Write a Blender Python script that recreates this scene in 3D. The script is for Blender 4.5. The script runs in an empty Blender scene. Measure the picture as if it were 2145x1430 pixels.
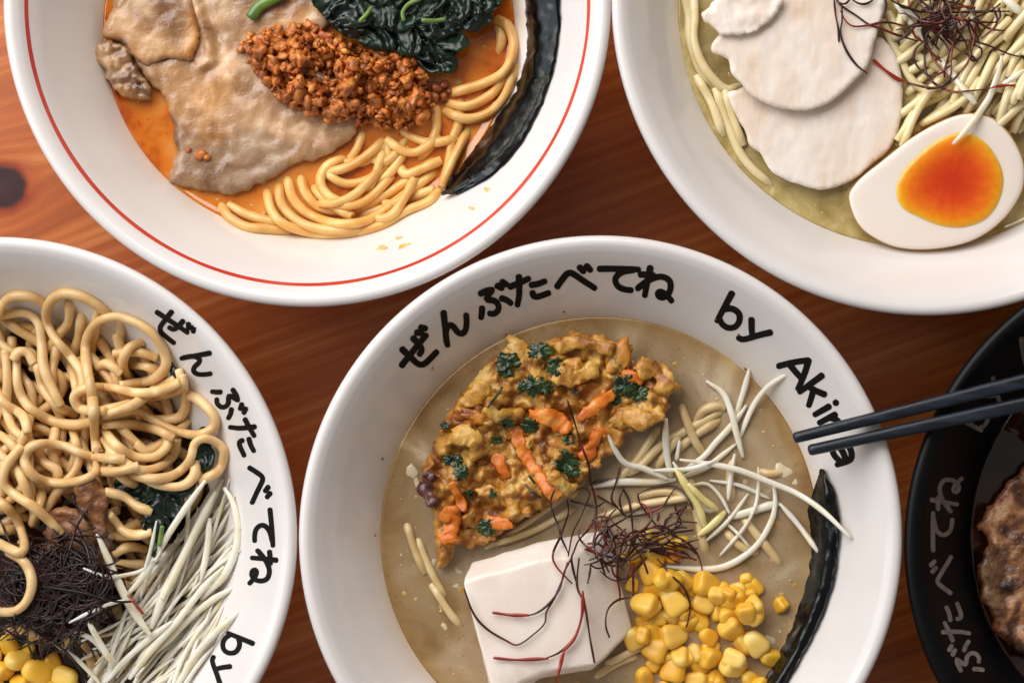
import bpy, math, random
import numpy as np
from mathutils import Vector, noise as mnoise
from mathutils.geometry import delaunay_2d_cdt

random.seed(7); rng = np.random.default_rng(7)
scene = bpy.context.scene
COL = scene.collection

# ------------------------------------------------------------------ camera, light, exposure
U = 0.000166                       # one photo pixel at the height of the bowl rims, in metres
LENS = 85.0
HC = 2145 * U * LENS / 36.0        # camera height above the rims
HT = -434.0                        # table top, in pixels below the rims (72 mm)

cam_d = bpy.data.cameras.new('camera'); cam = bpy.data.objects.new('camera', cam_d); COL.objects.link(cam)
cam_d.lens = LENS; cam_d.sensor_width = 36; cam_d.clip_start = 0.02; cam_d.clip_end = 20
cam.location = (0, 0, -HT * U + HC)
cam_d.dof.use_dof = True; cam_d.dof.focus_distance = HC + 110 * U; cam_d.dof.aperture_fstop = 7.0
scene.camera = cam

world = bpy.data.worlds.new('World'); scene.world = world; world.use_nodes = True
wb = world.node_tree.nodes['Background']; wb.inputs[0].default_value = (1.0, 0.93, 0.86, 1); wb.inputs[1].default_value = 0.17

def area(name, loc, target, size, power, col, size_y=None):
    l = bpy.data.lights.new(name, 'AREA'); l.shape = 'RECTANGLE'; l.size = size; l.size_y = size_y or size
    l.energy = power; l.color = col
    o = bpy.data.objects.new(name, l); COL.objects.link(o); o.location = loc
    o.rotation_euler = (Vector(target) - Vector(loc)).to_track_quat('-Z', 'Y').to_euler()
    return o
area('window_light', (-0.44, 0.74, 0.84), (0, 0, 0.05), 1.25, 16.5, (1.0, 0.965, 0.94), 0.9)
area('side_window_light', (-0.68, 0.12, 0.52), (0, 0, 0.05), 0.55, 2.0, (0.74, 0.88, 1.0), 0.6)

scene.view_settings.view_transform = 'Standard'; scene.view_settings.look = 'None'
scene.view_settings.exposure = 0.18; scene.view_settings.gamma = 1.0
scene.view_settings.use_curve_mapping = False
scene.render.engine = 'CYCLES'
scene.cycles.use_denoising = True
scene.cycles.max_bounces = 8; scene.cycles.diffuse_bounces = 4; scene.cycles.glossy_bounces = 3
scene.cycles.transmission_bounces = 4; scene.cycles.caustics_reflective = False; scene.cycles.caustics_refractive = False

# ------------------------------------------------------------------ helpers: coordinates
def W(px, py, h):
    """photo pixel + height (pixels above the rim plane) -> world point"""
    k = (HC - h * U) / HC
    return ((px - 1072.5) * U * k, (715 - py) * U * k, (h - HT) * U)

def WA(a):
    a = np.asarray(a, float); k = (HC - a[:, 2] * U) / HC
    return np.stack([(a[:, 0] - 1072.5) * U * k, (715 - a[:, 1]) * U * k, (a[:, 2] - HT) * U], 1)

def Z(ox, oy, sc):
    return lambda pts: [(ox + p[0] / sc, oy + p[1] / sc) + tuple(p[2:]) for p in pts]

def lin(r, g, b):
    f = lambda c: (c / 255 / 12.92) if c <= 10 else ((c / 255 + 0.055) / 1.055) ** 2.4
    return (f(r), f(g), f(b), 1)

def fbm(x, y, z=0.0, o=3):
    return mnoise.fractal(Vector((x, y, z)), 1.0, 2.0, o)

def spline(pts, step):
    """Catmull-Rom through pts (any dimension), resampled at about `step`"""
    p = np.asarray(pts, float)
    if len(p) == 2: p = np.array([p[0], (p[0] + p[1]) / 2, p[1]])
    q = np.vstack([2 * p[0] - p[1], p, 2 * p[-1] - p[-2]])
    out = []
    for i in range(1, len(q) - 2):
        a, b, c, d = q[i - 1], q[i], q[i + 1], q[i + 2]
        n = max(2, int(np.linalg.norm(c[:2] - b[:2]) / step * 2) + 1)
        t = np.linspace(0, 1, n, endpoint=False)[:, None]
        out.append(0.5 * ((2 * b) + (c - a) * t + (2 * a - 5 * b + 4 * c - d) * t ** 2 + (3 * b - a - 3 * c + d) * t ** 3))
    out.append(p[-1:]); o = np.vstack(out)
    s = np.r_[0, np.cumsum(np.linalg.norm(np.diff(o, axis=0), axis=1))]
    n = max(3, int(round(s[-1] / step)) + 1)
    ss = np.linspace(0, s[-1], n)
    return np.stack([np.interp(ss, s, o[:, k]) for k in range(o.shape[1])], 1)

def closed(pts, step):
    p = [tuple(q) for q in pts]; n = len(p)
    if math.dist(p[0], p[-1]) < 1e-6: p = p[:-1]; n -= 1
    o = spline(p[-2:] + p + p[:3], step)
    d0 = np.linalg.norm(o - np.array(p[0]), axis=1); h = len(o) // 2
    i = int(np.argmin(d0[:h])); j = h + int(np.argmin(d0[h:]))
    return o[i:j]

def smooth1(a, sig):
    if sig < 0.3: return a
    n = int(sig * 3) + 1
    k = np.exp(-0.5 * (np.arange(-n, n + 1) / sig) ** 2); k /= k.sum()
    return np.convolve(np.pad(a, n, mode='edge'), k, mode='valid')

# ------------------------------------------------------------------ helpers: objects
def tag(o, label=None, cat=None, group=None, kind=None):
    if label: o['label'] = label
    if cat: o['category'] = cat
    if group: o['group'] = group
    if kind: o['kind'] = kind
    return o

def empty(name, loc, label, cat, group=None):
    o = bpy.data.objects.new(name, None); o.empty_display_size = 0.01; COL.objects.link(o); o.location = loc
    return tag(o, label, cat, group)

def mesh_obj(name, verts, faces, mat, parent=None, smooth=True, cols=None, mats=None, fm=None):
    """verts in world coordinates; origin put at the base of the object"""
    v = np.asarray(verts, float)
    if parent is not None:
        org = np.array(parent.location)
    else:
        org = np.array([(v[:, 0].min() + v[:, 0].max()) / 2, (v[:, 1].min() + v[:, 1].max()) / 2, v[:, 2].min()])
    me = bpy.data.meshes.new(name)
    me.from_pydata((v - org).tolist(), [], faces)
    for m in (mats or [mat]): me.materials.append(m)
    if fm is not None: me.polygons.foreach_set('material_index', fm)
    if smooth: me.polygons.foreach_set('use_smooth', [True] * len(me.polygons))
    if cols is not None:
        at = me.color_attributes.new('tint', 'FLOAT_COLOR', 'POINT')
        c = np.ones((len(v), 4)); c[:, :3] = np.asarray(cols).reshape(len(v), -1)[:, :3] if np.asarray(cols).ndim > 1 else np.asarray(cols)[:, None]
        at.data.foreach_set('color', c.ravel())
    me.update()
    o = bpy.data.objects.new(name, me); COL.objects.link(o)
    if parent is not None: o.parent = parent
    else: o.location = org
    return o

def tube(P, R, sides=10, flat=1.0, sq=0.0, twist=0.0, cap=0.5):
    """closed tube along P (world), radii R; rounded ends"""
    P = np.asarray(P, float); R = np.asarray(R, float) * np.ones(len(P))
    T = np.gradient(P, axis=0); T /= np.linalg.norm(T, axis=1)[:, None] + 1e-12
    # ring list with end caps
    e = cap
    Ps = np.vstack([P[0] - T[0] * R[0] * e, P[0] - T[0] * R[0] * e * 0.75, P, P[-1] + T[-1] * R[-1] * e * 0.75, P[-1] + T[-1] * R[-1] * e])
    Rs = np.r_[R[0] * 0.35, R[0] * 0.8, R, R[-1] * 0.8, R[-1] * 0.35]
    Ts = np.vstack([T[0], T[0], T, T[-1], T[-1]])
    N = np.zeros_like(Ps); n = np.cross(Ts[0], [0, 0, 1.0])
    if np.linalg.norm(n) < 1e-6: n = np.array([1.0, 0, 0])
    n /= np.linalg.norm(n)
    for i in range(len(Ps)):
        n = n - Ts[i] * np.dot(n, Ts[i]); n /= np.linalg.norm(n) + 1e-12; N[i] = n
    B = np.cross(Ts, N)
    a = np.linspace(0, 2 * np.pi, sides, endpoint=False)
    ca, sa = np.cos(a), np.sin(a)
    if sq: 
        m = (np.abs(ca) ** 4 + np.abs(sa) ** 4) ** -0.25
        f = 1 + (m - 1) * sq; ca, sa = ca * f, sa * f
    tw = np.linspace(0, twist, len(Ps))[:, None]
    cx = ca[None] * np.cos(tw) - sa[None] * np.sin(tw); sx = ca[None] * np.sin(tw) + sa[None] * np.cos(tw)
    V = Ps[:, None] + Rs[:, None, None] * (cx[..., None] * N[:, None] + flat * sx[..., None] * B[:, None])
    n_ = len(Ps); F = []
    for i in range(n_ - 1):
        for j in range(sides):
            k = (j + 1) % sides
            F.append((i * sides + j, i * sides + k, (i + 1) * sides + k, (i + 1) * sides + j))
    F.append(tuple(range(sides - 1, -1, -1))); F.append(tuple((n_ - 1) * sides + j for j in range(sides)))
    return V.reshape(-1, 3), F

def lathe(prof, cx, cy, seg=160):
    """prof: (radius px, height px) list; centre in world metres"""
    V = []; F = []; n = len(prof)
    for j in range(seg):
        a = 2 * math.pi * j / seg
        for r, h in prof: V.append((cx + r * U * math.cos(a), cy + r * U * math.sin(a), (h - HT) * U))
    for j in range(seg):
        k = (j + 1) % seg
        for i in range(n - 1): F.append((j * n + i, k * n + i, k * n + i + 1, j * n + i + 1))
    return V, F

def in_poly(P, poly):
    x, y = P[:, 0], P[:, 1]; r = np.zeros(len(P), bool); n = len(poly)
    for i in range(n):
        x1, y1 = poly[i]; x2, y2 = poly[(i + 1) % n]
        c = ((y1 > y) != (y2 > y)) & (x < (x2 - x1) * (y - y1) / (y2 - y1 + 1e-12) + x1)
        r ^= c
    return r

def edge_dist(P, poly):
    d = np.full(len(P), 1e9); n = len(poly)
    for i in range(n):
        a = poly[i]; b = poly[(i + 1) % n]; ab = b - a; L = ab @ ab + 1e-12
        t = np.clip(((P - a) @ ab) / L, 0, 1)
        d = np.minimum(d, np.linalg.norm(P - (a + t[:, None] * ab), axis=1))
    return d

# ------------------------------------------------------------------ height map, so that things rest on what lies under them
CELL = 4.0; X0, Y0 = -1300.0, -1300.0
HM = np.full((int(3900 / CELL), int(5200 / CELL)), HT)
def hm_get(x, y):
    i = np.clip(((np.asarray(y) - Y0) / CELL).astype(int), 0, HM.shape[0] - 1)
    j = np.clip(((np.asarray(x) - X0) / CELL).astype(int), 0, HM.shape[1] - 1)
    return HM[i, j]
def hm_disc(x, y, r, h, dome=True):
    n = int(r / CELL) + 1; ci = int((y - Y0) / CELL); cj = int((x - X0) / CELL)
    if ci - n < 0 or cj - n < 0 or ci + n + 1 > HM.shape[0] or cj + n + 1 > HM.shape[1]: return
    yy, xx = np.mgrid[-n:n + 1, -n:n + 1] * CELL
    d2 = xx ** 2 + yy ** 2
    z = np.where(d2 <= r * r, h + (np.sqrt(np.maximum(r * r - d2, 0)) if dome else 0), -1e9)
    s = HM[ci - n:ci + n + 1, cj - n:cj + n + 1]; np.maximum(s, z, out=s)

def drop(pts, r, stiff=14, lift=0.0, cap=60, sink=0.85, step=5.0, raster=True):
    """lay a strand on the pile: returns its centre line as (px,py,h)"""
    p = spline([q[:2] for q in pts], step)
    t = np.gradient(p, axis=0); t /= np.linalg.norm(t, axis=1)[:, None] + 1e-9
    nrm = np.stack([-t[:, 1], t[:, 0]], 1)
    h = np.max([hm_get(p[:, 0] + k * r * nrm[:, 0], p[:, 1] + k * r * nrm[:, 1]) for k in (-0.6, 0, 0.6)], axis=0)
    w = max(1, int(r * 0.8 / step))
    hp = np.pad(h, w, mode='edge'); h = np.max([hp[i:i + len(h)] for i in range(2 * w + 1)], axis=0)
    hf0 = h.copy(); h = smooth1(h, stiff / step) + r * sink + lift
    if r < 4:
        for _ in range(3): h = np.maximum(smooth1(h, 3), hf0 + r * .4)
    h = np.minimum(h, cap)
    if raster:
        for (x, y), z in zip(p, h): hm_disc(x, y, r, z)
    return np.column_stack([p, h])

# ------------------------------------------------------------------ materials
def M(name, ramp, scale=200, detail=3, rough=0.4, sss=0.0, sssr=(1, .4, .2), ssss=0.002, coat=0.0, bump=0.0, bscale=None, bdist=0.0004,
      spec=0.5, tint=False, rnd=0.0, rough2=None, stretch=None, distort=0.0, bdetail=3, coat_r=0.1, trans=0.0):
    m = bpy.data.materials.new(name); m.use_nodes = True; nt = m.node_tree; N = nt.nodes; L = nt.links
    b = N['Principled BSDF']
    b.inputs['Roughness'].default_value = rough; b.inputs['Specular IOR Level'].default_value = spec
    b.inputs['Subsurface Weight'].default_value = sss; b.inputs['Subsurface Radius'].default_value = sssr; b.inputs['Subsurface Scale'].default_value = ssss
    b.inputs['Coat Weight'].default_value = coat; b.inputs['Coat Roughness'].default_value = coat_r
    b.inputs['Transmission Weight'].default_value = trans
    tc = N.new('ShaderNodeTexCoord'); oi = N.new('ShaderNodeObjectInfo')
    co = tc.outputs['Object']
    if stretch:
        mp = N.new('ShaderNodeMapping'); mp.inputs['Scale'].default_value = stretch; L.new(co, mp.inputs[0]); co = mp.outputs[0]
    mw = N.new('ShaderNodeMath'); mw.operation = 'MULTIPLY'; mw.inputs[1].default_value = 37.0; L.new(oi.outputs['Random'], mw.inputs[0])
    no = N.new('ShaderNodeTexNoise'); no.noise_dimensions = '4D'; no.inputs['Scale'].default_value = scale; no.inputs['Detail'].default_value = detail
    no.inputs['Distortion'].default_value = distort
    L.new(co, no.inputs['Vector']); L.new(mw.outputs[0], no.inputs['W'])
    cr = N.new('ShaderNodeValToRGB'); L.new(no.outputs['Fac'], cr.inputs[0])
    els = cr.color_ramp.elements
    while len(els) < len(ramp): els.new(0.5)
    for e, (p, c) in zip(els, ramp): e.position = p; e.color = c if len(c) == 4 else (*c, 1)
    out = cr.outputs[0]
    if tint:
        at = N.new('ShaderNodeAttribute'); at.attribute_name = 'tint'
        mx = N.new('ShaderNodeMix'); mx.data_type = 'RGBA'; mx.blend_type = 'MULTIPLY'; mx.inputs[0].default_value = 1.0
        L.new(out, mx.inputs[6]); L.new(at.outputs['Color'], mx.inputs[7]); out = mx.outputs[2]
    if rnd:
        hs = N.new('ShaderNodeHueSaturation'); mr = N.new('ShaderNodeMapRange'); L.new(oi.outputs['Random'], mr.inputs[0])
        mr.inputs[3].default_value = 1 - rnd; mr.inputs[4].default_value = 1 + rnd
        L.new(mr.outputs[0], hs.inputs['Value']); L.new(out, hs.inputs['Color']); out = hs.outputs[0]
    L.new(out, b.inputs['Base Color'])
    if rough2 is not None:
        mr = N.new('ShaderNodeMapRange'); L.new(no.outputs['Fac'], mr.inputs[0]); mr.inputs[1].default_value = .35; mr.inputs[2].default_value = .65
        mr.inputs[3].default_value = rough; mr.inputs[4].default_value = rough2; L.new(mr.outputs[0], b.inputs['Roughness'])
    if bump:
        n2 = N.new('ShaderNodeTexNoise'); n2.noise_dimensions = '4D'; n2.inputs['Scale'].default_value = bscale or scale * 2; n2.inputs['Detail'].default_value = bdetail
        L.new(co, n2.inputs['Vector']); L.new(mw.outputs[0], n2.inputs['W'])
        bp = N.new('ShaderNodeBump'); bp.inputs['Strength'].default_value = bump; bp.inputs['Distance'].default_value = bdist
        L.new(n2.outputs['Fac'], bp.inputs['Height']); L.new(bp.outputs[0], b.inputs['Normal'])
    return m

def two(a, b, p=.35, q=.65): return [(p, lin(*a)), (q, lin(*b))]

MAT = {}
MAT['glaze'] = M('white_glaze', two((226, 219, 215), (231, 225, 221)), scale=30, rough=0.18, coat=0.25, coat_r=0.08, bump=0.05, bscale=60, bdist=0.0006, tint=True)
MAT['black_glaze'] = M('black_glaze', two((7, 7, 9), (12, 12, 14)), scale=60, rough=0.45, spec=0.22, bump=0.1, bscale=900, bdist=0.0002)
MAT['ink'] = M('black_ink', two((8, 7, 7), (13, 11, 11)), scale=300, rough=0.6, spec=.2)
MAT['grey_ink'] = M('grey_ink', two((120, 108, 104), (150, 138, 132)), scale=300, rough=0.5)
MAT['red_line'] = M('red_line', two((196, 48, 34), (214, 84, 62)), scale=40, rough=0.25, coat=0.3)
MAT['stain'] = M('orange_stain', two((226, 170, 80), (238, 205, 140)), scale=300, rough=0.2)
MAT['chop'] = M('black_lacquer', two((13, 19, 27), (27, 37, 50)), scale=500, rough=0.34, rough2=0.5, spec=0.5, bump=0.25, bscale=900, bdist=0.0002, stretch=(.15, 1, 1))
NS = dict(scale=120, rough=0.34, sss=0.5, sssr=(1, .62, .32), ssss=0.0024, coat=0.15, coat_r=0.2, rnd=0.08, bump=0.12, bscale=700, bdist=0.0003)
MAT['noodle_tan'] = M('noodle_tan', two((216, 174, 112), (236, 202, 148)), **NS)
MAT['noodle_orange'] = M('noodle_orange', two((222, 162, 82), (238, 196, 122)), **NS)
MAT['noodle_pale'] = M('noodle_pale', two((222, 201, 148), (240, 224, 182)), **NS)
MAT['noodle_cream'] = M('noodle_cream', two((204, 176, 124), (226, 204, 158)), **NS)
MAT['scallion'] = M('scallion', [(.3, lin(224, 208, 166)), (.46, lin(234, 224, 200)), (.7, lin(241, 235, 222))], scale=120, rough=0.34, sss=0.55, sssr=(1, .92, .7), ssss=0.003, coat=0.12, rnd=0.05, stretch=(1, 1, 1), bump=.15, bscale=800, bdist=.0002)
MAT['scallion_yellow'] = M('scallion_yellow', two((224, 205, 130), (234, 222, 160)), scale=120, rough=0.28, sss=0.3, sssr=(1, .8, .3), ssss=0.0015, coat=0.3)
MAT['chili'] = M('chili_thread', [(.3, lin(30, 8, 7)), (.54, lin(62, 15, 10)), (.72, lin(152, 42, 22))], scale=90, rough=0.35, coat=0.15, rnd=0.25)
MAT['chili_dark'] = M('chili_thread_dark', [(.3, lin(15, 6, 5)), (.55, lin(34, 11, 8)), (.75, lin(80, 26, 16))], scale=90, rough=0.36, coat=0.1, rnd=0.25, spec=.35)
MAT['chili_red'] = M('chili_thread_red', two((120, 24, 12), (178, 48, 24)), scale=90, rough=0.3, coat=0.3)
MAT['corn'] = M('corn', [(.3, lin(218, 148, 26)), (.5, lin(234, 180, 54)), (.7, lin(242, 212, 122))], scale=1.4, detail=4, rough=0.36, rough2=.5, sss=0.4, sssr=(1, .6, .12), ssss=0.003, coat=0.12, coat_r=0.2, rnd=0.10, bump=.3, bscale=5, bdist=.06, tint=True)
MAT['tofu'] = M('tofu', two((238, 222, 208), (242, 229, 217)), scale=90, rough=0.38, sss=0.4, sssr=(1, .7, .5), ssss=0.004, coat=0.15, bump=.35, bscale=900, bdist=.0003, bdetail=6)
MAT['chicken'] = M('chicken', [(.28, lin(220, 190, 162)), (.40, lin(234, 214, 196)), (.6, lin(240, 228, 217))], scale=90, detail=7, rough=0.45, sss=0.25, sssr=(1, .7, .5), ssss=0.002, bump=.3, bscale=620, bdist=.0005, bdetail=7, distort=.8, coat=.15, stretch=(1, .4, 1))
MAT['pork'] = M('pork', [(.30, lin(104, 70, 44)), (.42, lin(156, 116, 80)), (.54, lin(184, 146, 108)), (.68, lin(212, 182, 148))], scale=60, detail=9, rough=0.24, rough2=.4, sss=0.25, sssr=(1, .5, .3), ssss=0.0025, coat=0.4, coat_r=.14, bump=.42, bscale=1000, bdist=.0006, bdetail=6, distort=1.0, tint=True)
MAT['seared_pork'] = M('seared_pork', [(.28, lin(34, 17, 9)), (.42, lin(84, 46, 24)), (.56, lin(138, 88, 50)), (.75, lin(180, 132, 84))], scale=90, detail=8, rough=0.42, coat=0.12, bump=.8, bscale=700, bdist=.0008, bdetail=6, distort=1.4)
MAT['mince'] = M('mince', [(.25, lin(124, 60, 16)), (.5, lin(186, 106, 38)), (.75, lin(220, 150, 74))], scale=330, detail=4, rough=0.42, coat=0.18, coat_r=.2, bump=.5, bscale=900, bdist=.0005, tint=True)
MAT['spinach'] = M('spinach', [(.3, lin(3, 12, 8)), (.52, lin(9, 30, 19)), (.74, lin(34, 64, 36))], scale=60, detail=6, rough=0.28, rough2=.42, coat=0.15, coat_r=.15, bump=.35, bscale=240, bdist=.0007)
MAT['spinach_stem'] = M('spinach_stem', two((70, 104, 40), (120, 146, 66)), scale=150, rough=.3, coat=.3)
MAT['nori'] = M('nori_wet', [(.3, lin(4, 5, 6)), (.6, lin(9, 11, 11)), (.8, lin(24, 26, 20))], scale=160, detail=5, rough=0.2, rough2=.36, coat=0.2, coat_r=.12, bump=.5, bscale=420, bdist=.0005, bdetail=5, spec=.25)
MAT['nori_dry'] = M('nori_dry', [(.3, lin(14, 15, 12)), (.5, lin(34, 35, 27)), (.72, lin(70, 68, 50))], scale=520, detail=6, rough=0.5, bump=.9, bscale=900, bdist=.0006, bdetail=6)
MAT['batter'] = M('batter', [(.24, lin(84, 44, 18)), (.38, lin(150, 92, 32)), (.5, lin(194, 140, 58)), (.62, lin(210, 168, 88)), (.78, lin(230, 206, 146))], scale=85, detail=6, rough=0.42, sss=0.1, sssr=(1, .5, .15), ssss=.002, coat=0.16, coat_r=.25, bump=.7, bscale=600, bdist=.0007, bdetail=6, distort=1.2, tint=True)
MAT['carrot'] = M('carrot', [(.3, lin(186, 92, 20)), (.5, lin(216, 114, 24)), (.7, lin(228, 156, 70))], scale=160, rough=0.42, coat=0.12, bump=.7, bscale=500, bdist=.0005)
MAT['parsley'] = M('parsley', [(.3, lin(10, 30, 14)), (.55, lin(34, 62, 26)), (.75, lin(78, 104, 44))], scale=260, rough=0.32, coat=0.25, bump=.4, bscale=600, bdist=.0004)
MAT['onion'] = M('onion', two((214, 182, 110), (232, 212, 156)), scale=160, rough=.25, sss=.3, ssss=.002, coat=.4)
MAT['shrimp'] = M('purple_bit', two((52, 24, 24), (104, 62, 60)), scale=160, rough=.35, coat=.15)
MAT['egg_white'] = M('egg_white', two((243, 228, 215), (246, 234, 223)), scale=40, rough=0.3, sss=0.4, sssr=(1, .7, .5), ssss=0.003, coat=0.3, bump=.05, bscale=300, bdist=.0003)
MAT['egg_skin'] = M('egg_skin', two((176, 128, 66), (206, 162, 98)), scale=60, rough=0.3, coat=0.3)

def yolk_mat():
    m = M('yolk', two((255, 255, 255), (255, 255, 255)), scale=500, rough=0.36, sss=0.3, sssr=(1, .35, .05), ssss=.002, coat=.35, coat_r=.12, bump=.12, bscale=260, bdist=.0005)
    nt = m.node_tree; N = nt.nodes; L = nt.links; b = N['Principled BSDF']
    at = N.new('ShaderNodeAttribute'); at.attribute_name = 'tint'
    no = N.new('ShaderNodeTexNoise'); no.inputs['Scale'].default_value = 420; no.inputs['Detail'].default_value = 4
    tc = N.new('ShaderNodeTexCoord'); L.new(tc.outputs['Object'], no.inputs['Vector'])
    ma = N.new('ShaderNodeMath'); ma.operation = 'MULTIPLY_ADD'; ma.inputs[1].default_value = .22; L.new(no.outputs['Fac'], ma.inputs[0])
    sp = N.new('ShaderNodeSeparateColor'); L.new(at.outputs['Color'], sp.inputs[0]); L.new(sp.outputs[0], ma.inputs[2])
    cr = N.new('ShaderNodeValToRGB'); L.new(ma.outputs[0], cr.inputs[0])
    e = cr.color_ramp.elements
    e[0].position = .12; e[0].color = lin(246, 190, 60)
    e[1].position = 1.0; e[1].color = lin(206, 52, 2)
    for p, c in ((.24, (242, 160, 16)), (.42, (236, 120, 4)), (.7, (220, 74, 2))):
        k = e.new(p); k.color = lin(*c)
    L.new(cr.outputs[0], b.inputs['Base Color'])
    return m
MAT['yolk'] = yolk_mat()

def broth_mat(name, ramp, scale, speck=None, rough=.1, **kw):
    m = M(name, ramp, scale=scale, detail=5, rough=rough, sss=kw.get('sss', .15), sssr=(1, .6, .3), ssss=.003, coat=.6, coat_r=.04,
          tint=True, bump=kw.get('bump', .15), bscale=kw.get('bscale', 90), bdist=.0012, distort=kw.get('distort', .5))
    if speck:
        nt = m.node_tree; N = nt.nodes; L = nt.links; b = N['Principled BSDF']
        src = b.inputs['Base Color'].links[0].from_socket
        tc = N.new('ShaderNodeTexCoord')
        for (sc, th, col, amt) in speck:
            vo = N.new('ShaderNodeTexVoronoi'); vo.inputs['Scale'].default_value = sc; L.new(tc.outputs['Object'], vo.inputs['Vector'])
            mr = N.new('ShaderNodeMapRange'); L.new(vo.outputs['Distance'], mr.inputs[0]); mr.inputs[1].default_value = th; mr.inputs[2].default_value = th * .5
            mr.inputs[3].default_value = 0; mr.inputs[4].default_value = amt
            # only some of the cells carry a speck
            sp = N.new('ShaderNodeSeparateColor'); L.new(vo.outputs['Color'], sp.inputs[0])
            gt = N.new('ShaderNodeMath'); gt.operation = 'GREATER_THAN'; gt.inputs[1].default_value = .6; L.new(sp.outputs[0], gt.inputs[0])
            mu = N.new('ShaderNodeMath'); mu.operation = 'MULTIPLY'; L.new(mr.outputs[0], mu.inputs[0]); L.new(gt.outputs[0], mu.inputs[1])
            mx = N.new('ShaderNodeMix'); mx.data_type = 'RGBA'; L.new(mu.outputs[0], mx.inputs[0]); L.new(src, mx.inputs[6]); mx.inputs[7].default_value = lin(*col); src = mx.outputs[2]
        L.new(src, b.inputs['Base Color'])
    return m
MAT['broth_red'] = broth_mat('broth_red', [(.28, lin(84, 20, 8)), (.38, lin(160, 66, 16)), (.47, lin(206, 116, 32)), (.66, lin(222, 156, 78))], 44, distort=.2, rough=.08, speck=[(330, .22, (196, 60, 14), .8)])
MAT['broth_clear'] = broth_mat('broth_clear', [(.3, lin(152, 132, 78)), (.52, lin(182, 162, 108)), (.72, lin(212, 196, 150))], 90, distort=1.2, rough=.08, speck=[(420, .2, (206, 200, 152), .7), (300, .16, (112, 100, 44), .6)])
MAT['broth_cream'] = broth_mat('broth_cream', [(.28, lin(136, 106, 66)), (.42, lin(158, 132, 96)), (.56, lin(174, 151, 119)), (.72, lin(204, 187, 158))], 44, rough=.09, distort=.9, bump=.07, speck=[(620, .2, (104, 74, 36), .75), (260, .14, (150, 112, 40), .6)])
MAT['sauce_dark'] = broth_mat('sauce_dark', [(.35, lin(22, 9, 5)), (.6, lin(52, 26, 13)), (.8, lin(84, 48, 24))], 70, rough=.1)
MAT['speck'] = M('broth_speck', two((96, 66, 30), (150, 116, 66)), scale=200, rough=.3)
MAT['oil'] = M('oil_drop', two((176, 132, 66), (206, 170, 112)), scale=90, rough=.06, coat=.5)
MAT['foam'] = M('fat_film', two((206, 186, 150), (222, 206, 176)), scale=200, rough=.15, coat=.4, sss=.2, ssss=.001)

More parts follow.
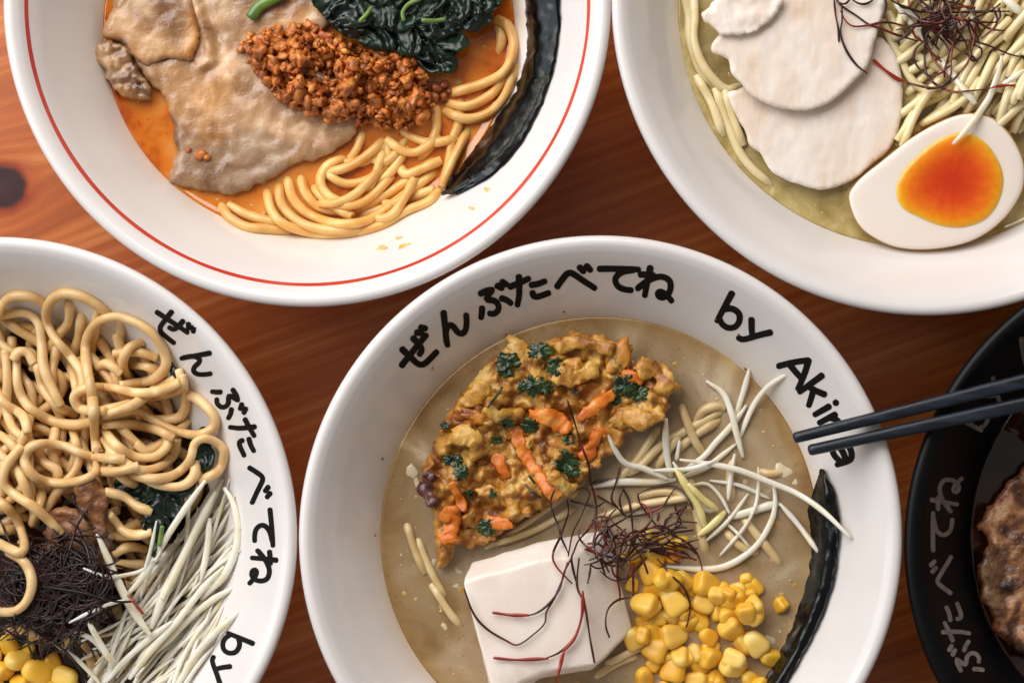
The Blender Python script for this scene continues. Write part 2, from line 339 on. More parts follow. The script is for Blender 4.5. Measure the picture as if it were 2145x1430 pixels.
def wood_mat():
    m = bpy.data.materials.new('table_wood'); m.use_nodes = True; nt = m.node_tree; N = nt.nodes; L = nt.links; b = N['Principled BSDF']
    tc = N.new('ShaderNodeTexCoord')
    mp = N.new('ShaderNodeMapping'); mp.inputs['Rotation'].default_value = (0, 0, math.radians(-20)); L.new(tc.outputs['Object'], mp.inputs[0])
    def math_(op, a, bb=None, c=None):
        n = N.new('ShaderNodeMath'); n.operation = op
        for i, v in enumerate((a, bb, c)):
            if v is None: continue
            if isinstance(v, (int, float)): n.inputs[i].default_value = v
            else: L.new(v, n.inputs[i])
        return n.outputs[0]
    # knot: distance in rotated coordinates
    kx, ky, kz = W(4, 392, HT); c, s = math.cos(math.radians(-20)), math.sin(math.radians(-20))
    KX, KY = kx * c - ky * s, kx * s + ky * c
    sx = N.new('ShaderNodeSeparateXYZ'); L.new(mp.outputs[0], sx.inputs[0])
    dx = math_('SUBTRACT', sx.outputs[0], KX); dy = math_('SUBTRACT', sx.outputs[1], KY)
    d2 = math_('ADD', math_('MULTIPLY', math_('MULTIPLY', dx, dx), .75), math_('MULTIPLY', dy, dy))
    d = math_('SQRT', d2)
    g = math_('EXPONENT', math_('MULTIPLY', d2, -1 / (0.020 ** 2)))
    # grain bends round the knot: push y away from it
    sg = math_('DIVIDE', dy, math_('ADD', d, 0.002))
    yw = math_('SUBTRACT', sx.outputs[1], math_('MULTIPLY', math_('MULTIPLY', g, sg), 0.011))
    cb = N.new('ShaderNodeCombineXYZ'); L.new(math_('MULTIPLY', sx.outputs[0], .06), cb.inputs[0]); L.new(yw, cb.inputs[1])
    n1 = N.new('ShaderNodeTexNoise'); n1.inputs['Scale'].default_value = 75; n1.inputs['Detail'].default_value = 4; n1.inputs['Distortion'].default_value = .4; L.new(cb.outputs[0], n1.inputs['Vector'])
    wv = N.new('ShaderNodeTexWave'); wv.bands_direction = 'Y'; wv.inputs['Scale'].default_value = 62; wv.inputs['Distortion'].default_value = 5; wv.inputs['Detail'].default_value = 3; wv.inputs['Detail Scale'].default_value = .8
    L.new(cb.outputs[0], wv.inputs['Vector'])
    cb2 = N.new('ShaderNodeCombineXYZ'); L.new(math_('MULTIPLY', sx.outputs[0], .03), cb2.inputs[0]); L.new(yw, cb2.inputs[1])
    n2 = N.new('ShaderNodeTexNoise'); n2.inputs['Scale'].default_value = 900; n2.inputs['Detail'].default_value = 3; L.new(cb2.outputs[0], n2.inputs['Vector'])
    f = math_('ADD', math_('MULTIPLY', n1.outputs['Fac'], .66), math_('ADD', math_('MULTIPLY', wv.outputs['Fac'], .07), math_('MULTIPLY', n2.outputs['Fac'], .27)))
    cr = N.new('ShaderNodeValToRGB'); L.new(f, cr.inputs[0]); e = cr.color_ramp.elements
    e[0].position = .22; e[0].color = lin(128, 54, 14); e[1].position = .86; e[1].color = lin(232, 160, 92)
    k = e.new(.5); k.color = lin(180, 94, 34)
    # knot colour with a soft uneven edge
    n3 = N.new('ShaderNodeTexNoise'); n3.inputs['Scale'].default_value = 120; L.new(tc.outputs['Object'], n3.inputs['Vector'])
    dd = math_('ADD', d, math_('MULTIPLY', math_('SUBTRACT', n3.outputs['Fac'], .5), .004))
    kr = N.new('ShaderNodeValToRGB'); L.new(math_('MULTIPLY', dd, 60), kr.inputs[0]); q = kr.color_ramp.elements
    q[0].position = 0; q[0].color = lin(74, 34, 26); q[1].position = .9; q[1].color = (1, 1, 1, 1)
    k = q.new(.42); k.color = lin(62, 24, 14); k = q.new(.52); k.color = lin(196, 130, 84); k = q.new(.62); k.color = lin(235, 206, 180)
    mx = N.new('ShaderNodeMix'); mx.data_type = 'RGBA'; mx.blend_type = 'MULTIPLY'; mx.inputs[0].default_value = 1; L.new(cr.outputs[0], mx.inputs[6]); L.new(kr.outputs[0], mx.inputs[7])
    L.new(mx.outputs[2], b.inputs['Base Color'])
    b.inputs['Roughness'].default_value = .34; b.inputs['Coat Weight'].default_value = .15; b.inputs['Coat Roughness'].default_value = .2
    bp = N.new('ShaderNodeBump'); bp.inputs['Strength'].default_value = .25; bp.inputs['Distance'].default_value = .0004; L.new(f, bp.inputs['Height']); L.new(bp.outputs[0], b.inputs['Normal'])
    return m
MAT['wood'] = wood_mat()

# ------------------------------------------------------------------ the table
def build_table():
    x0, x1, y0, y1, t = -.62, .62, -.42, .42, .03
    bv = .004
    V = []; F = []
    rings = [(0, -t), (0, -bv), (bv, 0)]
    for ins, z in rings:
        V += [(x0 + ins, y0 + ins, z), (x1 - ins, y0 + ins, z), (x1 - ins, y1 - ins, z), (x0 + ins, y1 - ins, z)]
    for r in range(2):
        for i in range(4): F.append((r * 4 + i, r * 4 + (i + 1) % 4, r * 4 + 4 + (i + 1) % 4, r * 4 + 4 + i))
    F.append((8, 9, 10, 11)); F.append((3, 2, 1, 0))
    me = bpy.data.meshes.new('table'); me.from_pydata(V, [], F); me.materials.append(MAT['wood']); me.update()
    o = bpy.data.objects.new('table', me); COL.objects.link(o)
    tag(o, 'orange brown varnished wooden table top with a dark knot', 'table', kind='structure')
build_table()

# ------------------------------------------------------------------ bowls
INNER = [(608, -3), (600, -8), (592, -16), (580, -30), (562, -52), (540, -81), (515, -113), (485, -151), (455, -190), (420, -233), (380, -278), (330, -322), (270, -358), (200, -380), (110, -390), (0, -392)]
OUTER = [(0, -412), (190, -412), (205, -416), (212, -431), (218, -434), (232, -434), (240, -430), (248, -408), (300, -388), (370, -340), (430, -285), (490, -218), (550, -142), (596, -80), (622, -40), (630, -24), (632, -15), (631, -8), (627, -2), (620, 0.5), (613, 0)]
_ir = np.array([p[0] for p in INNER][::-1], float); _ih = np.array([p[1] for p in INNER][::-1], float)
class Bowl: pass
_q = spline(INNER, 6.0); INNER = [tuple(v) for v in _q[np.r_[True, np.diff(_q[:, 0]) < -1e-6]]]
_ir = np.array([p[0] for p in INNER][::-1], float); _ih = np.array([p[1] for p in INNER][::-1], float); _ih = np.maximum.accumulate(_ih)
def make_bowl(name_mat, cx, cy, R, label, group, sh=(0, 0), soup=None, stain=None):
    B = Bowl(); B.s = R / 632.0; B.cx, B.cy, B.R = cx, cy, R
    # the lip's widest ring (15 px below the top) is what is seen at cx, cy, R
    wx, wy, _ = W(cx, cy, -15); B.wx, B.wy = wx, wy
    B.rs = B.s * (HC + 15 * U) / HC
    prof = [(r * B.rs, h) for r, h in OUTER + INNER]
    e = empty('ramen_bowl', (wx, wy, 0), label, 'bowl', group)
    V, F = lathe(prof, wx, wy, 200)
    # the inside leans a little: its lower rings are off centre
    fr = lambda h: np.clip(-h / 215.0, 0, 1) ** 1.3
    V = np.array(V); T = np.ones((len(V), 3)); n = len(prof)
    for i in range(len(OUTER), n):
        f = float(fr(prof[i][1])) * (prof[i][0] > 1); idx = np.arange(200) * n + i
        V[idx, 0] += sh[0] * f * U; V[idx, 1] -= sh[1] * f * U
        if stain:
            for j in range(200):
                a = 2 * math.pi * j / 200; w = stain[1] * (1 + .6 * fbm(3 * math.cos(a), 3 * math.sin(a), cx)) * (1 + .5 * fbm(14 * math.cos(a), 14 * math.sin(a), cx))
                d = prof[i][1] - soup; m = math.exp(-max(d, 0) / max(w, 1)) * (d < 4 * w) * stain[2]
                T[j * n + i] = np.array([1, 1, 1]) * (1 - m) + np.array(stain[0]) * m
    body = mesh_obj('bowl_body', V, F, MAT[name_mat], parent=e, cols=T)
    B.obj = e
    def wall_h(rpx):               # height of the inner wall at true radius (in px units)
        return np.interp(rpx / B.rs, _ir, _ih)
    def wall_r(h):
        return np.interp(h, _ih, _ir) * B.rs
    B.wall_h, B.wall_r, B.sh, B.fr = wall_h, wall_r, sh, fr
    def on_wall(px, py, off=0.0):  # photo pixel -> height of the wall seen there
        px = np.asarray(px, float); py = np.asarray(py, float)
        h = np.full(px.shape, -80.0)
        for _ in range(16):
            kk = (HC - h * U) / HC
            f = fr(h); x = (px - 1072.5) * kk - wx / U - sh[0] * f; y = (715 - py) * kk - wy / U + sh[1] * f
            h = .5 * h + .5 * wall_h(np.hypot(x, y))
        return h + off
    B.on_wall = on_wall
    # height map of the inside
    j0, j1 = int((cx - R - X0) / CELL), int((cx + R - X0) / CELL); i0, i1 = int((cy - R - Y0) / CELL), int((cy + R - Y0) / CELL)
    yy, xx = np.mgrid[i0:i1 + 1, j0:j1 + 1]; xs = xx * CELL + X0 + CELL / 2; ys = yy * CELL + Y0 + CELL / 2
    hh = on_wall(xs, ys); inside = np.hypot(xs - cx, ys - cy) < R - 4
    sub = HM[i0:i1 + 1, j0:j1 + 1]; np.copyto(sub, np.maximum(sub, hh), where=inside)
    B.inside = (i0, i1, j0, j1, xs, ys)
    return B

def fill_broth(B, h, mat, name, label, cat='broth', rim=(1, 1, 1), drops=0):
    r = float(B.wall_r(h)); B.soup_h, B.soup_r = h, r
    top = [(0, h), (r * .3, h), (r * .6, h), (r * .85, h), (r - 55, h), (r - 28, h + .3), (r - 9, h + 2), (r - 1, h + 5), (float(B.wall_r(h + 7)) + .5, h + 7)]
    hs = np.linspace(h + 4, B.wall_h(0) + 4, 8)
    side = [(float(B.wall_r(q)) + 2.0, float(q)) for q in hs[1:]] + [(0, float(hs[-1]) - 2)]
    pr = top + side; V, F = lathe(pr, B.wx, B.wy, 160); V = np.array(V)
    for i in range(len(pr)):
        f = float(B.fr(pr[i][1])); idx = np.arange(160) * len(pr) + i; V[idx, 0] += B.sh[0] * f * U; V[idx, 1] -= B.sh[1] * f * U
    T = np.ones((len(V), 3))
    for i, m in ((5, .35), (6, .8), (7, 1), (8, 1)):     # clear golden fat gathers at the edge
        idx = np.arange(160) * len(pr) + i; T[idx] = np.array([1, 1, 1]) * (1 - m) + np.array(rim) * m
    o = mesh_obj(name, V, F[::-1], MAT[mat], cols=T); tag(o, label, cat)
    rs_ = np.random.default_rng(int(B.cx) + 5); DV = []; DF = []
    for _ in range(drops):                               # flat droplets of oil floating on it
        a = rs_.uniform(0, 6.28); q = r * math.sqrt(rs_.uniform(.1, .98)); w = rs_.uniform(1.5, 4) if rs_.random() < .75 else rs_.uniform(4, 9)
        x0 = B.wx / U + B.sh[0] * float(B.fr(h)) + q * math.cos(a); y0 = B.wy / U - B.sh[1] * float(B.fr(h)) + q * math.sin(a); b0 = len(DV); e_ = rs_.uniform(.7, 1)
        for k, (s_, dz) in enumerate(((1, -.2), (.8, .5), (.4, .9))):
            for j in range(12): t = j * math.pi / 6; DV.append(((x0 + w * s_ * math.cos(t)) * U, (y0 + w * s_ * e_ * math.sin(t)) * U, (h + dz - HT) * U))
        for k in range(2):
            for j in range(12): DF.append((b0 + k * 12 + j, b0 + k * 12 + (j + 1) % 12, b0 + k * 12 + 12 + (j + 1) % 12, b0 + k * 12 + 12 + j))
        DF.append(tuple(b0 + 24 + j for j in range(12)))
    if drops:
        dm = mesh_obj('oil_drops', DV, DF, MAT['oil'], parent=o); tag(dm, kind='stuff')
    me = o.data
    import bmesh
    bm = bmesh.new(); bm.from_mesh(me); bmesh.ops.remove_doubles(bm, verts=bm.verts, dist=1e-7); bmesh.ops.recalc_face_normals(bm, faces=bm.faces); bm.to_mesh(me); bm.free()
    i0, i1, j0, j1, xs, ys = B.inside
    sub = HM[i0:i1 + 1, j0:j1 + 1]; m = np.hypot(xs - B.cx, ys - B.cy) < B.R * .95
    np.copyto(sub, np.maximum(sub, h), where=m)
    return o

# hand drawn letter strokes in a unit cell (x along the rim, y towards the rim)
GL = {
 'ze': [[(-.52, .1), (-.1, .14), (.5, .24)], [(-.2, .46), (-.2, .0), (-.19, -.28), (-.08, -.42), (.15, -.44), (.42, -.42)], [(.2, .46), (.19, .12), (.14, -.04), (.02, -.08)], [(.36, .52), (.45, .38)], [(.52, .56), (.6, .42)]],
 'n': [[(.02, .5), (-.16, .1), (-.34, -.26), (-.46, -.5)], [(-.42, -.4), (-.24, -.08), (-.06, .02), (.02, -.1), (.03, -.34), (.12, -.48), (.28, -.42), (.42, -.22), (.52, 0)]],
 'bu': [[(-.2, .42), (.02, .42), (.14, .36)], [(.12, .36), (-.06, .22), (-.1, .12), (.06, -.02), (.12, -.2), (.06, -.38), (-.1, -.44), (-.22, -.36)], [(-.34, -.06), (-.4, -.2), (-.5, -.36)], [(.28, -.04), (.4, -.18), (.48, -.34)], [(.3, .44), (.4, .28)], [(.46, .5), (.55, .34)]],
 'ta': [[(-.5, .24), (-.24, .26), (.06, .32)], [(-.18, .5), (-.24, .2), (-.34, -.18), (-.48, -.5)], [(.08, .06), (.28, .04), (.48, .08)], [(.06, -.22), (.06, -.36), (.2, -.42), (.52, -.38)]],
 'be': [[(-.52, -.22), (-.34, .04), (-.2, .22), (-.1, .24), (.0, .14), (.24, -.14), (.52, -.42)], [(.14, .42), (.24, .24)], [(.32, .46), (.42, .28)]],
 'te': [[(-.52, .34), (-.1, .36), (.5, .42)], [(.36, .38), (.1, .26), (-.06, .06), (-.08, -.16), (.02, -.36), (.2, -.44), (.38, -.44)]],
 'ne': [[(-.27, .5), (-.28, .0), (-.28, -.5)], [(-.5, .2), (-.3, .24), (-.14, .26), (-.3, -.02), (-.52, -.3)], [(-.5, -.26), (-.24, .06), (.04, .26), (.28, .22), (.38, .0), (.37, -.26), (.26, -.42), (.12, -.42), (.07, -.32), (.14, -.24), (.32, -.3), (.52, -.46)]],
 'b': [[(-.36, .55), (-.36, .0), (-.36, -.45)], [(-.34, -.02), (-.1, .12), (.2, .1), (.36, -.1), (.34, -.32), (.14, -.46), (-.12, -.46), (-.34, -.34)]],
 'y': [[(-.42, .18), (-.22, -.08), (-.04, -.26)], [(.42, .22), (.14, -.12), (-.1, -.42), (-.28, -.58), (-.44, -.6)]],
 'A': [[(-.5, -.48), (-.26, .02), (0, .5)], [(0, .5), (.26, .02), (.5, -.48)], [(-.32, -.14), (0, -.15), (.32, -.14)]],
 'k': [[(-.32, .54), (-.32, 0), (-.32, -.5)], [(.34, .22), (.02, .02), (-.28, -.12)], [(-.08, 0), (.14, -.24), (.38, -.5)]],
 'i': [[(0, .14), (0, -.2), (0, -.5)], [(0, .46), (.01, .4)]],
 'r': [[(-.26, .2), (-.26, -.16), (-.26, -.5)], [(-.26, -.06), (-.06, .14), (.16, .2), (.34, .16)]],
 'a': [[(-.34, .08), (-.14, .2), (.12, .18), (.26, .02), (.28, -.5)], [(.26, -.1), (-.1, -.12), (-.36, -.26), (-.3, -.46), (-.06, -.48), (.26, -.3)]],
}
RING = [('ze', -44.9, 78, 62), ('n', -35.1, 72, 60), ('bu', -24.7, 74, 58), ('ta', -16.0, 74, 56), ('be', -5.6, 78, 54), ('te', 4.0, 78, 52), ('ne', 12.6, 76, 60),
        ('b', 30.5, 58, 66), ('y', 37.2, 56, 60), ('A', 49.6, 66, 56), ('k', 55.6, 52, 56), ('i', 60.2, 40, 54), ('r', 63.8, 52, 54), ('a', 71.1, 62, 52)]
def lettering(B, turn, mat, r0=544, w=6.0, sc=1.0, adj={}):
    V = []; F = []; n_st = 0
    def place(x, y, off):  # photo pixel offset from the rim centre (polar) -> vertex
        h = float(B.on_wall(np.array([x]), np.array([y]))[0]) + off
        V.append(W(x, y, h))
    for key, ang, cw, ch in RING:
        a0 = math.radians(ang + turn); dr = adj.get(key, 0)
        for st in GL[key]:
            n_st += 1; off = .9 + .12 * (n_st % 5)
            p = spline([(x * cw * (1 + sc) / 2, y * ch * sc) for x, y in st], 4.0)
            t = np.gradient(p, axis=0); t /= np.linalg.norm(t, axis=1)[:, None] + 1e-9
            nn = np.stack([-t[:, 1], t[:, 0]], 1)
            base = len(V); outl = []
            s = np.linspace(0, 1, len(p)); ww = w * (1.0 - .08 * s)
            # rounded outline: cap, left side, cap, right side
            caps = np.linspace(-np.pi / 2, np.pi / 2, 6)[1:-1]
            L_ = [p[i] + nn[i] * ww[i] for i in range(len(p))]; R_ = [p[i] - nn[i] * ww[i] for i in range(len(p))]
            c0 = [p[0] - t[0] * ww[0] * .8 * math.cos(c) + nn[0] * ww[0] * math.sin(c) for c in caps]     # R -> L
            c1 = [p[-1] + t[-1] * ww[-1] * .8 * math.cos(c) - nn[-1] * ww[-1] * math.sin(c) for c in caps]   # L -> R
            allp = L_ + R_ + c0 + c1
            for (x, y) in allp:
                r = r0 + y + dr; a = a0 + x / r0
                place(B.cx + r * math.sin(a), B.cy - r * math.cos(a), off)
            n = len(p)
            for i in range(n - 1): F.append((base + i, base + n + i, base + n + i + 1, base + i + 1))
            F.append(tuple([base + n] + [base + 2 * n + i for i in range(4)] + [base])[::-1])
            F.append(tuple([base + n - 1] + [base + 2 * n + 4 + i for i in range(4)] + [base + 2 * n - 1])[::-1])
    return mesh_obj('lettering', V, F, MAT[mat], parent=B.obj, smooth=False)

def ring_line(B, r, w0, mat):
    V = []; F = []; n = 240
    for j in range(n):
        a = 2 * math.pi * j / n
        w = w0 * (1.0 + .35 * max(0, -math.cos(a)) + .06 * math.sin(a * 7) + .05 * math.sin(a * 17 + 1))
        for q, off in ((-w, .5), (-w * .5, .9), (w * .5, .9), (w, .5)):
            x, y = B.cx + (r + q) * math.cos(a), B.cy - (r + q) * math.sin(a)
            V.append(W(x, y, float(B.on_wall(np.array([x]), np.array([y]))[0]) + off))
    for j in range(n):
        k = (j + 1) % n
        for i in range(3): F.append((j * 4 + i, k * 4 + i, k * 4 + i + 1, j * 4 + i + 1))
    return mesh_obj('rim_line', V, F, MAT[mat], parent=B.obj)

G_B = 'ramen bowls on the wooden table'
UL = make_bowl('glaze', 644, 7, 636, 'white ramen bowl with a thin red line round its rim', G_B, (-14, 34), -210, ((.98, .80, .52), 20, .9))
UR = make_bowl('glaze', 1943, -2, 663, 'plain white ramen bowl with egg half and chicken, no writing', G_B, (2, 0), -150, ((.93, .88, .68), 9, .8))
LL = make_bowl('glaze', -5, 1124, 628, 'white ramen bowl with black lettering, cut by the left edge of the photo', G_B)
BC = make_bowl('glaze', 1258, 1125, 632, 'white ramen bowl with black lettering holding tofu, fritter and corn', G_B, (4, 12), -174, ((.80, .66, .46), 24, .85))
BK = make_bowl('black_glaze', 2521, 1140, 627, 'black ramen bowl with grey lettering at the right edge', G_B)
ring_line(UL, 589, 3.2, 'red_line')
lettering(BC, 0, 'ink', w=6.9); lettering(LL, 84.1, 'ink', r0=560, w=5.6, sc=.86, adj={'ze': 11, 'n': 2, 'ta': 2, 'be': -3, 'te': -2, 'b': -12, 'y': -12}); lettering(BK, 268.8, 'grey_ink', r0=550, w=4.8, sc=.92)

fill_broth(UL, -210, 'broth_red', 'broth', 'orange red oily broth in the bowl with the red rim line', rim=(1.0, .8, .42), drops=160)
fill_broth(UR, -150, 'broth_clear', 'broth', 'clear olive yellow broth in the plain white bowl', rim=(1.08, 1.06, .98), drops=160)
fill_broth(LL, -228, 'sauce_dark', 'sauce', 'dark brown sauce under the noodles of the lower left bowl', 'sauce')
fill_broth(BC, -174, 'broth_cream', 'broth', 'creamy beige broth round the tofu and the fritter', rim=(.96, .82, .56), drops=260)
fill_broth(BK, -190, 'sauce_dark', 'broth', 'dark brown broth in the black bowl')

# ------------------------------------------------------------------ generic food builders
def strand(name, pts, r, mat, label, cat, group, stiff=14, lift=0, taper=0, sides=10, flat=1.0, sq=.35, step=7.0, cap=60, sink=.85, raster=True, wob=.05, dive=0, capend=.5):
    c = drop(pts, r, stiff, lift, cap, sink, step=5.0, raster=raster)
    if dive:
        q = np.arange(len(c)) * 5.0; q = np.minimum(q, q[::-1]); c[:, 2] -= dive * r * np.exp(-(q / (1.6 * r)) ** 2)
    if step > 5: c = np.vstack([c[::max(1, int(step / 5))], c[-1:]]) if len(c) > 4 else c
    P = WA(c); n = len(c); s = np.linspace(0, 1, n)
    R = r * U * (1 + wob * np.sin(s * 9 + random.random() * 6))
    if taper: R = R * (1 - taper * np.clip((np.abs(s - .5) * 2 - .55) / .45, 0, 1))
    V, F = tube(P, R, sides, flat, sq, random.uniform(-1.5, 1.5), capend)
    o = mesh_obj(name, V, F, MAT[mat]); return tag(o, label, cat, group)

def slab(outline, hfun, thick, edge=14, grid=8, hfloor=None, amp=0, ascale=40, jitter=0, seed=0, under=6):
    """solid slice: outline in photo pixels, hfun(x,y) = height of its top; rounded edge"""
    ol = closed(outline, grid)
    if jitter:
        c = ol.mean(0)
        for i in range(len(ol)):
            ol[i] += jitter * np.array([fbm(ol[i][0] / 17., ol[i][1] / 17., seed), fbm(ol[i][0] / 17., ol[i][1] / 17., seed + 9)])
    lo, hi = ol.min(0), ol.max(0)
    gx, gy = np.meshgrid(np.arange(lo[0], hi[0], grid), np.arange(lo[1], hi[1], grid)); g = np.column_stack([gx.ravel(), gy.ravel()])
    g += rng.uniform(-.25, .25, g.shape) * grid
    g = g[in_poly(g, ol)]; g = g[edge_dist(g, ol) > grid * .55]
    pts = np.vstack([ol, g]); n0 = len(ol)
    ov, oe, of, *_ = delaunay_2d_cdt([Vector(p) for p in pts], [(i, (i + 1) % n0) for i in range(n0)], [], 1, 1e-4)
    P = np.array([(v.x, v.y) for v in ov]); d = edge_dist(P, ol)
    top = np.array([hfun(x, y) for x, y in P])
    if amp: top = top + amp * np.array([fbm(x / ascale, y / ascale, seed) for x, y in P]) * np.clip(d / edge, 0.15, 1)
    q = np.clip(d / edge, 0, 1); top = top - edge * .8 * (1 - np.sqrt(1 - (1 - q) ** 2))
    T = np.column_stack([P, top]); bt = np.column_stack([P, top - thick * (.35 + .65 * q)])
    # boundary ring is shared between top and bottom sheets
    cnt = {}
    for f in of:
        for i in range(len(f)):
            a, b = f[i], f[(i + 1) % len(f)]; cnt[(a, b)] = 1
    n = len(P); F = [tuple(f) for f in of] + [tuple(n + i for i in f[::-1]) for f in of]
    for (a, b) in cnt:
        if (b, a) not in cnt: F.append((b, a, n + a, n + b))
    # pixel y points down, so flip
    V = WA(np.vstack([T, bt])); F = [f[::-1] for f in F]
    for (x, y), z in zip(P, top): hm_disc(x, y, grid, z, False)
    return V, F, P, d

def lump(c, r, seed, squash=(1, 1, 1), amp=.25, freq=1.6, sub=2):
    """noise-deformed ball: centre px, radius px"""
    import bmesh
    V0, F0 = ICO[sub]
    rot = rng.uniform(0, 6.28); ca, sa = math.cos(rot), math.sin(rot)
    V = []
    for v in V0:
        k = 1 + amp * mnoise.noise(Vector((v[0] * freq + seed * 3.1, v[1] * freq - seed, v[2] * freq + seed * 7.7))) * 1.6
        x, y, z = v[0] * r * k * squash[0], v[1] * r * k * squash[1], v[2] * r * k * squash[2]
        V.append((c[0] + x * ca - y * sa, c[1] + x * sa + y * ca, c[2] + z))
    return V, [f[::-1] for f in F0]
def _ico():
    import bmesh
    out = {}
    for s in (1, 2, 3):
        bm = bmesh.new(); bmesh.ops.create_icosphere(bm, subdivisions=s, radius=1)
        out[s] = ([tuple(v.co) for v in bm.verts], [tuple(v.index for v in f.verts) for f in bm.faces]); bm.free()
    return out
ICO = _ico()

def loft(curves, nu=60, nv=14, thick=2.0, rough_=0.0, seed=0, upper=None):
    """sheet through several 3-D curves (px,py,h), given a real thickness"""
    rs = []
    for c in curves:
        q = spline(c, 3.0); s = np.linspace(0, len(q) - 1, nu); i = np.arange(len(q))
        rs.append(np.stack([np.interp(s, i, q[:, k]) for k in range(3)], 1))
    rs = np.array(rs); m = len(rs); G = np.zeros((nu, nv, 3))
    for i in range(nu):
        q = spline(rs[:, i], 1.5) if m > 2 else rs[:, i]
        s = np.linspace(0, len(q) - 1, nv); j = np.arange(len(q))
        G[i] = np.stack([np.interp(s, j, q[:, k]) for k in range(3)], 1)
    if rough_:
        for i in range(nu):
            for j in range(nv):
                x, y, z = G[i, j]; G[i, j] += rough_ * np.array([fbm(x / 22, y / 22, seed), fbm(x / 22, y / 22, seed + 5), fbm(x / 22, y / 22, seed + 11)])
    du = np.gradient(G, axis=0); dv = np.gradient(G, axis=1); nn = np.cross(du, dv); nn /= np.linalg.norm(nn, axis=2)[..., None] + 1e-9
    A = (G + nn * thick / 2).reshape(-1, 3); Bv = (G - nn * thick / 2).reshape(-1, 3); n = nu * nv; F = []
    for i in range(nu - 1):
        for j in range(nv - 1):
            a = i * nv + j; F.append((a, a + 1, a + nv + 1, a + nv)); F.append((n + a + nv, n + a + nv + 1, n + a + 1, n + a))
    def rim(a, b): F.append((b, a, n + a, n + b))
    for i in range(nu - 1): rim(i * nv, (i + 1) * nv) ; rim((i + 1) * nv + nv - 1, i * nv + nv - 1)
    for j in range(nv - 1): rim(j + 1, j); rim((nu - 1) * nv + j, (nu - 1) * nv + j + 1)
    for x, y, z in A: hm_disc(x, y, 6, z, False)
    return WA(np.vstack([A, Bv])), F

# ================================================================== bowl with the red rim line (upper left)
Z1, Z2, Z3, Z4, Z5, Z6 = Z(0, 0, 2.75), Z(480, 0, 2.167), Z(1400, 0, 2.1665), Z(0, 580, 2.75), Z(0, 1000, 3.325), Z(780, 660, 2.6486)
Z7, Z8, Z9, ZU = Z(1200, 740, 2.859), Z(900, 1000, 2.494), Z(1150, 980, 5.957), Z(1700, 0, 4.766)
ZS = Z(640, 0, 4.663)

G_UL = 'noodles in the bowl with the red rim line'
def rand_strands(n, fn, **kw):
    for i in range(n): strand(pts=fn(i), **kw)

UL_N = [
 [(-40, 920), (0, 985), (80, 1030), (200, 1040), (300, 1052)],
 [(0, 930), (80, 975), (170, 1000), (260, 1010)],
 [(170, 850), (190, 950), (250, 1018), (380, 1058), (520, 1058), (680, 1026), (800, 958), (900, 918), (960, 866)],
 [(560, 985), (700, 945), (820, 900), (930, 860)],
 [(225, 825), (240, 930), (320, 1008), (450, 1045), (610, 1036)],
 [(262, 795), (290, 900), (370, 978), (500, 1016), (640, 996), (750, 920), (850, 845), (950, 768)],
 [(322, 790), (350, 880), (430, 950), (560, 952), (680, 900), (800, 828), (945, 715)],
 [(375, 840), (450, 920), (560, 985)],
 [(540, 715), (450, 750), (415, 825), (455, 890), (540, 930)],
 [(680, 620), (722, 690), (692, 770), (620, 822), (520, 832), (430, 778)],
 [(760, 730), (800, 790), (870, 768), (960, 730)],
 [(1052, 440), (1042, 560), (1012, 640), (1000, 720), (975, 830)],
 [(935, 470), (942, 580), (912, 660), (862, 722)],
 [(1085, 590), (1010, 740), (965, 850)],
 [(1300, 300), (1255, 430), (1182, 510), (1080, 540), (975, 505)],
 [(1262, 320), (1200, 420), (1090, 480), (990, 470)],
 [(1212, 92), (1238, 180), (1222, 250)],
 [(1216, 88), (1268, 122), (1290, 215), (1252, 320), (1152, 380), (1000, 425)],
]
for i, t in enumerate(UL_N):
    strand('noodle', Z2(t), 10.6, 'noodle_orange', 'orange tinted wheat noodle lying in the red oily broth', 'noodle', G_UL, stiff=22, sink=.4 if i < 12 else .65, dive=1.6)

for i in range(12):
    x, y = rng.uniform(480, 960), rng.uniform(600, 900); a = rng.normal(-.5, .5); l = rng.uniform(150, 320); b = rng.uniform(20, 70)
    strand('noodle', Z2([(x + l * s_ * math.cos(a), y + l * s_ * math.sin(a) + b * (1 - 4 * s_ * s_)) for s_ in (-.5, -.2, .1, .5)]), 10, 'noodle_orange', 'orange tinted wheat noodle lying in the red oily broth', 'noodle', G_UL, stiff=22, sink=-.2, dive=1.6)
# pork slices
def flat(h, x0=0, y0=0, ax=0, ay=0): return lambda x, y: h + ax * (x - x0) + ay * (y - y0)
def pork(name, outline, hf, thick, label, mat='pork', seed=1, amp=7, cat='meat', edge=12, fat=None, jit=5, grid=7, blobs=None):
    V, F, P, d = slab(outline, hf, thick, edge=edge, grid=grid, amp=amp, ascale=30, jitter=jit, seed=seed)
    tint = np.ones((len(P), 3))
    for k, (x, y) in enumerate(P):
        a = fbm(x / 60, y / 60, seed + 3, 3); b_ = fbm(x / 26, y / 26, seed + 13, 3); tint[k] *= (1.02 + .22 * a + .16 * b_); tint[k][2] *= 1 - .12 * a
        for (bx, by, br, bc) in (blobs or ()):
            q = (math.hypot(x - bx / 2, y - by / 2) + 10 * fbm(x / 18, y / 18, bx)) / (br / 2); m = math.exp(-max(q, 0) ** 2)
            tint[k] = tint[k] * (1 - m + m * np.array(bc))
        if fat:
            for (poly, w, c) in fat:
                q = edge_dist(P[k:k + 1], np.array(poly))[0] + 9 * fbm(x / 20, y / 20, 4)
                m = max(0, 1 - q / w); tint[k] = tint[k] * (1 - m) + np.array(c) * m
    o = mesh_obj(name, V, F, MAT[mat], cols=np.clip(np.vstack([tint, tint * .9]), 0, 1.4)); return tag(o, label, cat)

